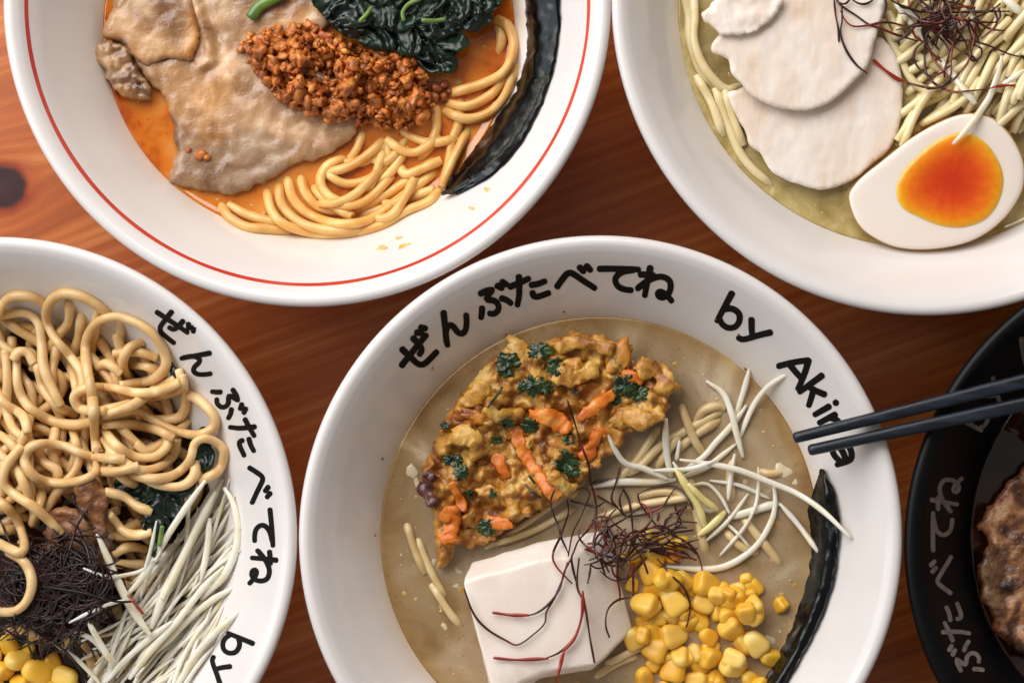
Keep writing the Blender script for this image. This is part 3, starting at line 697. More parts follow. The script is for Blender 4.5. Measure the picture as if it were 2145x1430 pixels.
DK = (.30, .20, .13)
SEAM = np.array(Z(0, 0, 2)([(795, -60), (830, 60), (868, 160), (884, 260), (830, 285), (884, 262), (870, 160), (832, 60)]), float)
pork('pork_slice', Z1([(690, -140), (660, 0), (640, 150), (690, 260), (760, 340), (830, 440), (880, 500), (950, 570), (975, 640), (1000, 740), (1000, 800), (1012, 870), (975, 1020), (1010, 1060), (1100, 1085), (1250, 1105), (1350, 1125), (1480, 1065), (1600, 1015), (1680, 950), (1850, 910), (1940, 860), (2050, 760), (2050, 560), (1800, 350), (1900, 120), (1880, -60), (1500, -140)]),
     lambda x, y: -187 + 9 * math.exp(-(edge_dist(np.array([[x, y]]), SEAM)[0] / 11) ** 2) - 6 * math.exp(-(edge_dist(np.array([[x, y]]), SEAM + np.array([22, 4]))[0] / 9) ** 2) + 3.5 * fbm(x / 60, y / 60, 3, 2), 26, 'large grey brown boiled pork slice under the spicy mince', seed=2, amp=3.5, edge=15, grid=6,
     blobs=[(800, 350, 170, (1.16, 1.06, .88)), (930, 480, 150, (1.10, 1.0, .84)), (960, 690, 190, (.66, .64, .66)), (780, 640, 120, (.74, .72, .72)), (1150, 640, 130, (.78, .74, .72)), (1300, 600, 120, (.9, .84, .76)), (1020, 120, 110, (.82, .76, .68)), (700, 470, 70, (1.12, 1.08, 1.02)), (1250, 60, 120, (1.0, .86, .66)), (960, 260, 70, (1.14, 1.12, 1.1)), (880, 560, 60, (1.2, 1.04, .74))],
     fat=[(Z1([(1150, 40), (1210, 200), (1190, 330), (1140, 420), (1040, 400), (860, 390)]), 16, (1.22, 1.18, 1.12)), (Z1([(1000, 420), (1040, 520), (1100, 660), (1150, 740)]), 22, (1.12, 1.03, .86)), (Z1([(1060, 980), (1240, 900), (1420, 880), (1560, 900)]), 46, (.66, .65, .66)), (Z1([(1250, 1060), (1400, 1060), (1560, 1000)]), 34, (.58, .56, .56)), (Z1([(1010, 900), (1020, 780), (990, 660)]), 12, (.5, .42, .36)), (Z1([(1300, 640), (1500, 700), (1700, 760)]), 30, (1.1, 1.06, .98))])
pork('pork_slice', Z1([(600, 150), (650, 60), (720, 0), (760, -90), (1040, -90), (1120, 60), (1150, 180), (1115, 330), (1060, 350), (1000, 335), (900, 355), (830, 378), (760, 320), (690, 245), (605, 215)]),
     flat(-171, 300, 60, 0.02, 0.0), 20, 'rounded marbled pork slice beside the left wall of the red lined bowl', seed=5, amp=3, edge=13, grid=6,
     blobs=[(620, 60, 110, (.78, .70, .64)), (480, 150, 80, (1.08, .92, .70)), (700, 180, 110, (1.06, .9, .66)), (560, 210, 60, (1.1, 1.02, .86)), (690, 20, 70, (.7, .62, .60)), (800, 200, 50, (1.12, .86, .46))],
     fat=[(Z1([(1110, 40), (1145, 180), (1105, 320)]), 11, (1.2, .86, .42)), (Z1([(640, 130), (760, 150), (900, 260)]), 30, (1.1, 1.0, .84)), (Z1([(900, 40), (1000, 100), (1020, 220)]), 40, (.66, .56, .44)), (Z1([(800, 20), (860, 90)]), 22, (1.1, 1.08, 1.02)), (Z1([(600, 232), (690, 245), (745, 285)]), 7, DK)])
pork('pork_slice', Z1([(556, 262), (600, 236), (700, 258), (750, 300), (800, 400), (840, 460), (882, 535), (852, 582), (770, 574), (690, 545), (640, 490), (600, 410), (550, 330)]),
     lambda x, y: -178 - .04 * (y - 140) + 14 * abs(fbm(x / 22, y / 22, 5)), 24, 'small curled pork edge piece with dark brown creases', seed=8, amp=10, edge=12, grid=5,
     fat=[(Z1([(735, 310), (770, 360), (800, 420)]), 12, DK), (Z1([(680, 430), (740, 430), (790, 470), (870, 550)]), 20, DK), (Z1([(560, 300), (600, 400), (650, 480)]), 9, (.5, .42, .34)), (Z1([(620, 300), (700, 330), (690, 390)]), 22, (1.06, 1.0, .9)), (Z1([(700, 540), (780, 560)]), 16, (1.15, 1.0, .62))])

# spicy mince: one heap of crumbs
def mince():
    poly = np.array(Z2([(50, 200), (100, 150), (190, 130), (290, 120), (350, 95), (420, 130), (500, 170), (560, 200), (640, 220), (720, 200), (790, 260), (860, 260), (895, 340), (900, 400), (930, 480), (880, 560), (800, 590), (700, 580), (560, 560), (450, 540), (330, 500), (220, 450), (160, 370), (90, 290)]))
    lo, hi = poly.min(0), poly.max(0); V = []; F = []; C = []; n = 0; k = 0
    while k < 720:
        p = rng.uniform(lo, hi)
        if not in_poly(p[None], poly)[0]: continue
        d = edge_dist(p[None], poly)[0]
        r = rng.uniform(4, 10) if rng.random() < .78 else rng.uniform(10, 17)
        if d < r * .5: r = max(5, d + 3)
        h = float(hm_get(*p)); top = -184 + 78 * (1 - math.exp(-d / 42)) 
        h = min(max(h, -200) + r * .25, top) if k > 160 else min(-188 + 46 * (1 - math.exp(-d / 36)), top)
        v, f = lump((p[0], p[1], h), r, k + 3, (rng.uniform(.9, 1.35), rng.uniform(.6, 1.0), rng.uniform(.6, 1)), .62, 2.1)
        hm_disc(p[0], p[1], r * .85, h)
        V += v; F += [tuple(i + n for i in q) for q in f]; n += len(v)
        t = rng.choice([(.72, .6, .55), (.95, .9, .85), (1.1, 1.05, 1), (1.25, 1.2, 1.1), (1.05, .8, .65)], p=[.2, .3, .25, .17, .08]); C += [np.array(t) * max(.45, 1 + .9 * q_) for q_ in [mnoise.noise(Vector((w[0] / 7, w[1] / 7, w[2] / 7))) for w in v]]; k += 1
    o = mesh_obj('spicy_mince', WA(V), F, MAT['mince'], cols=np.array(C)); tag(o, 'heap of crumbly orange brown spicy minced meat on the pork', 'minced meat', kind='stuff')
mince()
for i, (x, y, r) in enumerate([(1158, 888, 16), (1188, 905, 11), (1140, 895, 9), (1085, 865, 8), (1390, 285, 13)]):
    q = Z1([(x, y)])[0]; v, f = lump((q[0], q[1], float(hm_get(*q)) + r * .3), r * .8, i + 50, (1, .85, .8), .35)
    o = mesh_obj('meat_crumb', WA(v), f, MAT['mince'], cols=np.ones((len(v), 3)) * 1.1)
    tag(o, 'stray orange meat crumb on the grey brown pork slice', 'meat crumb', 'stray crumbs on the pork')
for i, (x, y, r) in enumerate([(905, 385, 20), (940, 400, 22), (975, 385, 16), (935, 440, 20), (975, 440, 18), (1000, 415, 12), (905, 425, 16)]):
    q = Z2([(x, y)])[0]; v, f = lump((q[0], q[1], -204 + r * .2), r * .62, i + 70, (1, .85, .8), .35)
    o = mesh_obj('meat_crumb', WA(v), f, MAT['mince'], cols=np.ones((len(v), 3)) * (.55, .42, .4))
    tag(o, 'dark red meat crumb in the broth right of the mince heap', 'meat crumb', 'crumbs right of the mince')

# spinach
def crumple(poly, h0, amp, seed, thick=2.2):
    ca, sa = math.cos(seed * 1.7), math.sin(seed * 1.7)
    def hf(x, y):
        u, v = x * ca + y * sa, -x * sa + y * ca
        w = v + 14 * fbm(u / 60, v / 60, seed, 2)
        f = 1 - abs(fbm(u / 120, w / 24, seed + 4, 2)) * 2.2
        return h0 + amp * (.75 * max(f, 0) ** 1.5 + .5 * fbm(u / 70, v / 50, seed + 9, 2)) + 2.2 * fbm(x / 14, y / 14, seed, 2)
    V, F, P, d = slab(np.array(poly), hf, thick, edge=5, grid=5, jitter=3, seed=seed)
    return V, F
def spinach_clump(loc, leaves, label, stems=(), group=None):
    x, y, h = loc; e = empty('spinach', W(x, y, h), label, 'spinach', group)
    for i, (cx, cy, rx, ry, rot, h0, amp) in enumerate(leaves):
        c, s = math.cos(rot), math.sin(rot); pl = []
        for a in np.linspace(0, 2 * np.pi, 14, endpoint=False):
            q = 1 + .2 * math.sin(2 * a + i) + .14 * math.sin(3 * a + 2 * i)
            pl.append((cx + rx * q * math.cos(a) * c - ry * q * math.sin(a) * s, cy + rx * q * math.cos(a) * s + ry * q * math.sin(a) * c))
        V, F = crumple(pl, h0, amp, 11 * i + int(cx))
        mesh_obj('leaf', V, F, MAT['spinach'], parent=e)
    for st in stems:
        c = drop(st, 5, 12, 1); V, F = tube(WA(c), 5 * U, 8); mesh_obj('stem', V, F, MAT['spinach_stem'], parent=e)
    return e
def L_(x, y, rx, ry, rot, h, amp):
    q = ZS([(x, y)])[0]; return (q[0], q[1], rx, ry, rot, h, amp)
spinach_clump((850, 40, -205), [
    L_(300, -200, 90, 70, .3, -168, 30), L_(900, -250, 110, 80, 0, -166, 30), L_(1450, -200, 100, 80, .2, -168, 30),
    L_(1150, 420, 76, 44, .35, -176, 22), L_(1270, 560, 52, 34, .7, -176, 24), L_(700, 230, 78, 42, .35, -168, 22),
    L_(330, 90, 66, 40, .5, -158, 26), L_(560, 60, 64, 48, -.4, -152, 28), L_(850, 120, 70, 44, .2, -148, 28), L_(1120, 60, 62, 46, .9, -140, 34),
    L_(1420, 110, 72, 42, -.25, -148, 30), L_(1640, 130, 56, 30, -.5, -152, 26), L_(1330, 300, 60, 34, .1, -158, 26), L_(1000, 260, 50, 34, 1.1, -150, 26), L_(1560, 20, 60, 34, .1, -140, 26)],
    'dark green boiled spinach heap behind the spicy mince', stems=[ZS([(530, 210), (590, 150), (640, 80)]), ZS([(1140, 200), (1260, 205), (1360, 190)]), ZS([(960, 200), (950, 120), (1010, 40), (1120, -10)])])
# green onion piece at the top edge
c = drop(Z1([(1450, 95), (1490, 40), (1560, 0), (1640, -40)]), 13, 12, 0); V, F = tube(WA(c), 13 * U, 10, .5)
tag(mesh_obj('scallion_green', V, F, M('scallion_green', two((70, 104, 30), (128, 156, 66)), scale=120, rough=.28, coat=.4)), 'short green scallion leaf on the pork beside the spinach', 'scallion')

# nori leaning on the right wall
def wallh(B, x, y, off): return float(B.on_wall(np.array([x]), np.array([y]))[0]) + off
def on_wall_pts(B, pts, off): return [(x, y, wallh(B, x, y, off)) for x, y in pts]
nin = [(1086, -90, -204), (1092, 0, -204), (1094, 100, -204), (1072, 190, -204), (1030, 260, -204), (990, 318, -203), (954, 368, -201), (918, 412, -196)]
nrd = [(1108, -90, -122), (1117, 0, -124), (1120, 90, -126), (1103, 175, -128), (1065, 250, -132), (1030, 300, -138), (990, 345, -146), (940, 396, -166)]
nrd2 = [(1128, -90, -130), (1138, 0, -132), (1138, 90, -134), (1122, 180, -134), (1088, 255, -138), (1050, 312, -144), (1008, 358, -152), (950, 402, -170)]
out = [(1170, -90), (1172, 0), (1170, 80), (1150, 175), (1112, 265), (1072, 325), (1022, 372), (955, 408)]
nrd2 = on_wall_pts(UL, [q[:2] for q in nrd2], 26)
V, F = loft([nin, nrd, nrd2, on_wall_pts(UL, out, 8)], 90, 22, 2.2, rough_=3.5, seed=3)
tag(mesh_obj('nori_sheet', V, F, MAT['nori']), 'wet glossy black seaweed sheet curved along the right wall of the red lined bowl', 'seaweed')
o2 = [(1158, 150), (1130, 218), (1095, 280), (1050, 335), (1000, 374), (950, 406)]
o1 = [(1116, 170), (1090, 240), (1055, 300), (1015, 345), (975, 376), (925, 410)]
V, F = loft([on_wall_pts(UL, o1, 22), on_wall_pts(UL, [((a[0] + b[0]) / 2, (a[1] + b[1]) / 2) for a, b in zip(o1, o2)], 26), on_wall_pts(UL, o2, 7)], 70, 12, 2.0, rough_=3, seed=12)
tag(mesh_obj('nori_sheet', V, F, MAT['nori_dry']), 'matt grey green seaweed strip behind the glossy black sheet', 'seaweed')
# dried broth drops on the wall
for i, (x, y, a, b_, rot) in enumerate([(695, 1125, 12, 5, -.1), (795, 1115, 15, 4, -.35), (770, 1080, 9, 3, -.2), (1170, 860, 6, 5, 0), (1100, 945, 8, 3, .3)]):
    q = Z2([(x, y)])[0]; V = []; F = []
    for k, (s_, off) in enumerate(((1, .3), (.7, 1.0), (.01, 1.4))):
        for j in range(18):
            t = 2 * math.pi * j / 18; w = s_ * (1 + .2 * math.sin(3 * t + i)); px = q[0] + w * (a * math.cos(t) * math.cos(rot) - b_ * math.sin(t) * math.sin(rot)); py = q[1] + w * (a * math.cos(t) * math.sin(rot) + b_ * math.sin(t) * math.cos(rot))
            V.append(W(px, py, wallh(UL, px, py, off)))
    for k in range(2):
        for j in range(18): F.append((k * 18 + j, k * 18 + (j + 1) % 18, k * 18 + 18 + (j + 1) % 18, k * 18 + 18 + j)[::-1])
    tag(mesh_obj('broth_drop', V, F, MAT['stain']), 'small orange oil drop on the white wall below the noodles' if i < 3 else 'faint orange oil drop on the white wall below the seaweed tip', 'drop', 'oil drops on the white bowl wall')

# ================================================================== plain white bowl (upper right)
G_UR = 'noodles in the plain white bowl'
LB = 'pale straight noodle in the clear yellow broth'
def ur(t, st=24, sink=.55, r=9.4, lift=0): strand('noodle', t, r, 'noodle_pale', LB, 'noodle', G_UR, stiff=st, sink=sink, lift=lift, dive=1.3)
for i in range(16):   # parallel bundle coming down from the upper right, under layer
    x = 1500 + i * 46; ur(Z3([(x + 90 + rng.uniform(-30, 30), -120), (x - 40, 130), (x - 190 + rng.uniform(-40, 40), 360), (x - 330, 600)]))
for t in [[(60, -60), (92, 60), (100, 180), (140, 310), (215, 400)], [(112, -60), (120, 80), (118, 190), (165, 310), (255, 402), (330, 390)], [(215, 405), (265, 550), (318, 680), (385, 770), (470, 840)], [(255, 400), (290, 520), (340, 660)], [(130, 350), (200, 480), (250, 620)]]: ur(Z3(t), sink=.5)
for t in [[(1640, 40), (1470, 280), (1310, 450), (1160, 560), (1030, 660)], [(1560, -40), (1420, 240), (1270, 410), (1120, 500), (1060, 640)], [(1690, 90), (1560, 320), (1400, 470), (1240, 560)], [(1660, 260), (1600, 380), (1530, 550)], [(1700, 400), (1600, 520), (1560, 600)],
          [(1470, -60), (1350, 180), (1180, 330), (1080, 430)], [(1000, 60), (1070, 190), (1140, 260), (1260, 330)], [(960, 80), (1050, 260), (1120, 380), (1240, 440)], [(1700, 170), (1560, 420), (1480, 520)], [(1150, 430), (1090, 560), (1040, 640)], [(1700, -20), (1640, 80), (1560, 260), (1500, 420)], [(1640, 300), (1570, 440), (1500, 540)], [(1380, -60), (1220, 140), (1100, 240), (1030, 290)], [(1300, 60), (1200, 250), (1090, 330)]]: ur(Z3(t), 30, .6)
for i in range(48):
    x, y = rng.uniform(1000, 2050), rng.uniform(-300, 560); a = rng.normal(2.15, .22); l = rng.uniform(280, 560); b = rng.normal(0, 26)
    if y < 700 - .9 * (x - 700) * .6 and x < 1080: continue
    ur(Z3([(x + l * s_ * math.cos(a) + b * (1 - 4 * s_ * s_), y + l * s_ * math.sin(a)) for s_ in (-.5, -.2, .1, .5)]), 30, .5, r=rng.uniform(7.5, 9.5))
# chicken
def chick(outline, hf, label, seed, thick=11, amp=1.8, jit=1.3):
    V, F, P, d = slab(Z3(outline), hf, thick, edge=5, grid=6, amp=amp, ascale=44, jitter=jit, seed=seed)
    tag(mesh_obj('chicken_slice', V, F, MAT['chicken']), label, 'chicken')
chick([(270, 420), (330, 400), (430, 330), (700, 300), (900, 200), (960, 170), (1020, 230), (1055, 330), (1062, 460), (1045, 580), (1000, 680), (930, 740), (850, 810), (760, 850), (690, 862), (600, 840), (520, 810), (460, 770), (420, 700), (370, 660), (350, 600), (320, 550), (285, 480)],
      flat(-122, 1700, 280, -.02, 0.02), 'lower pale chicken breast slice next to the egg half', 21)
chick([(240, 150), (330, 90), (450, 40), (500, -80), (760, -120), (980, -70), (985, 10), (960, 110), (935, 190), (905, 300), (850, 360), (790, 420), (720, 470), (640, 500), (560, 500), (500, 490), (430, 465), (370, 430), (330, 380), (285, 330), (270, 270), (200, 240), (200, 200)],
      flat(-98, 1700, 120, 0.0, 0.03), 'upper large pale chicken breast slice overlapping the lower one', 33)
chick([(155, 75), (200, 20), (260, -50), (420, -60), (520, 0), (470, 85), (420, 130), (360, 155), (270, 165), (215, 140)], flat(-82, 1550, 40, .04, .03), 'small ragged chicken piece on the large slice beside the bowl wall', 41, 18, 6, 6)

# soft boiled egg half
def egg():
    ol = Z3([(822, 900), (850, 838), (905, 785), (970, 735), (1100, 632), (1230, 558), (1340, 520), (1450, 532), (1535, 600), (1595, 700), (1612, 790), (1592, 885), (1510, 1000), (1380, 1088), (1220, 1126), (1060, 1124), (945, 1082), (862, 1012)])
    ol = closed(ol, 8); c = ol.mean(0); n = len(ol)
    tilt = lambda x, y: -96 + .05 * (x - c[0]) - .10 * (y - c[1])
    e = empty('egg_half', W(c[0], c[1], -190), 'soft boiled egg half with runny orange yolk on the noodles', 'egg')
    V = []; F = []; FM = []
    prof = [(.05, 0), (.3, 0), (.6, 0), (.85, 0), (.955, -.2), (.985, -1.5), (1.002, -5), (1.02, -14), (1.012, -30), (.95, -52), (.86, -76), (.72, -94), (.5, -108), (.25, -115), (.02, -117)]
    for s, dh in prof:
        for x, y in ol: px = c[0] + s * (x - c[0]); py = c[1] + s * (y - c[1]); V.append((px, py, tilt(px, py) + dh))
    for i in range(len(prof) - 1):
        for j in range(n): k = (j + 1) % n; F.append((i * n + j, i * n + k, (i + 1) * n + k, (i + 1) * n + j)[::-1]); FM.append(0 if i < 6 else 1)
    F.append(tuple(range(n))); FM.append(0); F.append(tuple((len(prof) - 1) * n + j for j in range(n))[::-1]); FM.append(1)
    # orientation: outline runs counter-clockwise on screen or not
    mesh_obj('egg_white', WA(V), F, None, parent=e, mats=[MAT['egg_white'], MAT['egg_skin']], fm=FM)
    yl = Z3([(1033, 868), (1060, 788), (1130, 708), (1230, 632), (1330, 603), (1430, 640), (1500, 735), (1520, 830), (1492, 930), (1430, 1000), (1330, 1032), (1230, 1022), (1130, 982), (1060, 940)])
    yl = closed(yl, 7); yc = yl.mean(0) + np.array([2, -4]); m = len(yl); V = []; F = []; T = []
    rg = [(1.02, -6), (1.0, .2), (.985, 1.2), (.95, 2.0), (.88, 2.6), (.75, 3), (.6, 2.2), (.45, 1.0), (.3, .4), (.15, .2), (.02, .2)]
    for s, dh in rg:
        for x, y in yl:
            px = yc[0] + s * (x - yc[0]); py = yc[1] + s * (y - yc[1]); w = (1 - s) * s * 4
            V.append((px, py, tilt(px, py) + dh + 2.6 * min(1, (1.02 - s) * 12) + 1.3 * w * fbm(px / 22, py / 22, 7))); T.append(max(0, (1 - s)) ** .8)
    for i in range(len(rg) - 1):
        for j in range(m): k = (j + 1) % m; F.append((i * m + j, i * m + k, (i + 1) * m + k, (i + 1) * m + j))
    F.append(tuple((len(rg) - 1) * m + j for j in range(m)))
    mesh_obj('yolk', WA(V), F, MAT['yolk'], parent=e, cols=np.array(T))
    g = np.array([(x, y) for x in np.arange(ol[:, 0].min(), ol[:, 0].max(), 4) for y in np.arange(ol[:, 1].min(), ol[:, 1].max(), 4)]); g = g[in_poly(g, ol)]
    for x, y in g: hm_disc(x, y, 4, tilt(x, y), False)
egg()

G_SC = 'white scallion shreds in the plain white bowl'
def shred(t, r, label, group, mat='scallion', stiff=44, lift=2, taper=.55, flat=.6, **k): strand('scallion_shred', t, r, mat, label, 'scallion', group, stiff=stiff, lift=lift, taper=taper, flat=flat, sides=8, dive=.5, capend=.2, **k)
for t, r in [([(1900, 560), (1880, 680), (1840, 800), (1780, 960), (1700, 1090), (1600, 1230), (1500, 1350), (1410, 1440)], 7), ([(1290, 600), (1400, 740), (1510, 880), (1640, 1040)], 8), ([(1310, 225), (1420, 240), (1600, 262)], 10), ([(1880, -60), (1990, 40), (2090, 130)], 9), ([(860, 60), (960, 200), (1080, 330), (1200, 480)], 6), ([(900, 40), (1010, 160), (1120, 230)], 6), ([(820, 20), (900, 120), (940, 210)], 6), ([(2120, 700), (2000, 790), (1900, 850)], 6)]:
    shred(ZU(t), r, 'white scallion shred on the noodles beside the egg half', G_SC, lift=16 if t[-1][1] > 1400 else 2)

G_CU = 'chili threads in the plain white bowl'
def thread(t, label, group, mat='chili', r=2.4, stiff=26, lift=3, cap=-20): strand('chili_thread', t, r, mat, label, 'chili thread', group, stiff=stiff, lift=lift, sides=6, sq=0, flat=.6, step=6, cap=cap, sink=.55, wob=.2, taper=.3)
def curl(x, y, l, a, k, wig=.8):
    n = 12; ph = rng.uniform(0, 6.28, 2); pts = [(0.0, 0.0)]
    for i in range(n):
        t = i / (n - 1); h = a + k * (t - .5) + wig * .5 * math.sin(5 * t + ph[0]) + wig * .25 * math.sin(11 * t + ph[1]); pts.append((pts[-1][0] + l / n * math.cos(h), pts[-1][1] + l / n * math.sin(h)))
    c = np.mean(pts, 0); return [(x + p[0] - c[0], y + p[1] - c[1]) for p in pts]
LCU = 'thin dark red chili thread in the tangle on chicken and noodles'
UR_C = [[(230, -30), (300, 60), (450, 160), (570, 245), (700, 290), (850, 350), (1050, 410)], [(225, 0), (240, 150), (268, 300), (272, 420)], [(300, 40), (305, 200), (290, 330), (340, 490), (440, 640), (560, 740)],
 [(290, 110), (340, 210), (420, 265), (560, 255), (680, 230), (800, 230), (950, 265), (1100, 265)], [(250, 20), (330, 42), (390, -10)], [(390, -10), (480, 40), (560, 35), (640, -20)],
 [(860, -20), (880, 60), (960, 80), (1010, 20)], [(960, -20), (1000, 100), (1100, 220), (1130, 400), (1130, 640), (1160, 760), (1250, 850), (1400, 915), (1560, 910), (1750, 890), (1830, 870)],
 [(1060, -10), (1170, 80), (1200, 200), (1150, 380), (1200, 560), (1300, 700), (1400, 790)], [(1230, -20), (1180, 200), (1100, 300), (1180, 500), (1300, 620)], [(1260, -20), (1250, 200), (1300, 330), (1430, 400), (1600, 410), (1750, 450), (2000, 550), (2140, 565)],
 [(1040, 115), (1300, 130), (1600, 120), (1980, 115)], [(1400, -20), (1480, 120), (1560, 250), (1600, 400)], [(1290, 330), (1400, 450), (1520, 530), (1600, 560), (1660, 620)], [(1610, 450), (1690, 480), (1695, 560), (1620, 610), (1560, 560)],
 [(1580, -20), (1640, 200), (1610, 450), (1560, 620), (1430, 780), (1300, 870)], [(1600, 0), (1640, 180), (1690, 370)], [(730, -20), (745, 60), (715, 190)], [(1180, -20), (1200, 120), (1260, 330), (1240, 480)], [(1340, -20), (1310, 140), (1340, 280), (1470, 420)], [(1420, 60), (1340, 150), (1180, 230), (1090, 250)]]
for t in UR_C: thread(ZU(t), LCU, G_CU)
for i in range(26):
    a = rng.uniform(0, 6.28); x, y = rng.normal(1330, 170), rng.normal(230, 170); pts = curl(x, y, rng.uniform(350, 900), a, rng.uniform(-4, 4))
    thread(ZU(pts), LCU, G_CU)
thread(ZU([(620, 600), (720, 690), (840, 780), (930, 815)]), 'thick bright red chili strip end right of the chicken', None, 'chili_red', r=4)
thread(ZU([(930, 815), (1000, 840), (1180, 880), (1300, 870)]), LCU, G_CU, 'chili', r=3)
thread(ZU([(1810, 870), (1920, 856), (2035, 855)]), 'bright red straight chili tip above the egg half', None, 'chili_red', r=3.4)
# dark pepper blob where the threads meet the chicken
v, f = lump(tuple(ZU([(718, 225)])[0]) + (float(hm_get(*ZU([(718, 225)])[0])) + 2,), 9, 5, (1, .9, .5), .3)

# ================================================================== bowl with tofu, fritter and corn (bottom centre)
G_BC = 'noodles in the bowl with tofu and corn'
LBC = 'pale noodle half sunk in the creamy beige broth'
for t in [[(520, 430), (440, 560), (360, 670), (250, 760)], [(910, 335), (700, 450), (520, 560), (420, 660), (330, 720)], [(870, 400), (720, 500), (600, 600)], [(640, 290), (690, 430), (740, 540), (800, 620)], [(700, 740), (770, 1080), (800, 1210)], [(740, 410), (780, 345), (850, 318), (910, 330)],
          [(640, 480), (560, 600), (500, 700)], [(1100, 700), (1180, 720), (1270, 710)], [(960, 620), (940, 760), (960, 900)], [(1000, 960), (1080, 1060), (1180, 1180), (1260, 1280)], [(900, 1050), (1000, 1150), (1120, 1200)]]:
    strand('noodle', Z7(t), 9.5, 'noodle_cream', LBC, 'noodle', G_BC, stiff=26, sink=.25, dive=1.6)
for t in [[(872, 1120), (900, 1190), (935, 1255)], [(905, 1225), (940, 1280), (966, 1312)], [(850, 1090), (868, 1150), (890, 1200)], [(1010, 1150), (1080, 1110), (1150, 1060), (1230, 1000)], [(1030, 1140), (1120, 1110), (1210, 1060)], [(1330, 1040), (1400, 1030), (1480, 1060)], [(1240, 1090), (1330, 1060), (1450, 1040)], [(1340, 1370), (1290, 1390), (1240, 1420)], [(1380, 1330), (1330, 1360), (1270, 1390)]]:
    strand('noodle', t, 8.5, 'noodle_cream', LBC, 'noodle', G_BC, stiff=26, sink=.1, dive=1.6)

for i, (x, y, r) in enumerate([(1562, 772, 4), (1548, 700, 3), (1500, 668, 2.5), (905, 770, 3), (1180, 652, 3), (800, 960, 3), (785, 1120, 2.5), (1060, 700, 2.5)]):
    v, f = lump((x, y, wallh(BC, x, y, .4)), r, i + 500, (1.2, .9, .3), .3, 1.4)
    tag(mesh_obj('broth_speck', WA(v), f, MAT['speck']), 'tiny brown broth speck on the white wall above the creamy soup', 'speck', 'broth specks on the white bowl wall')

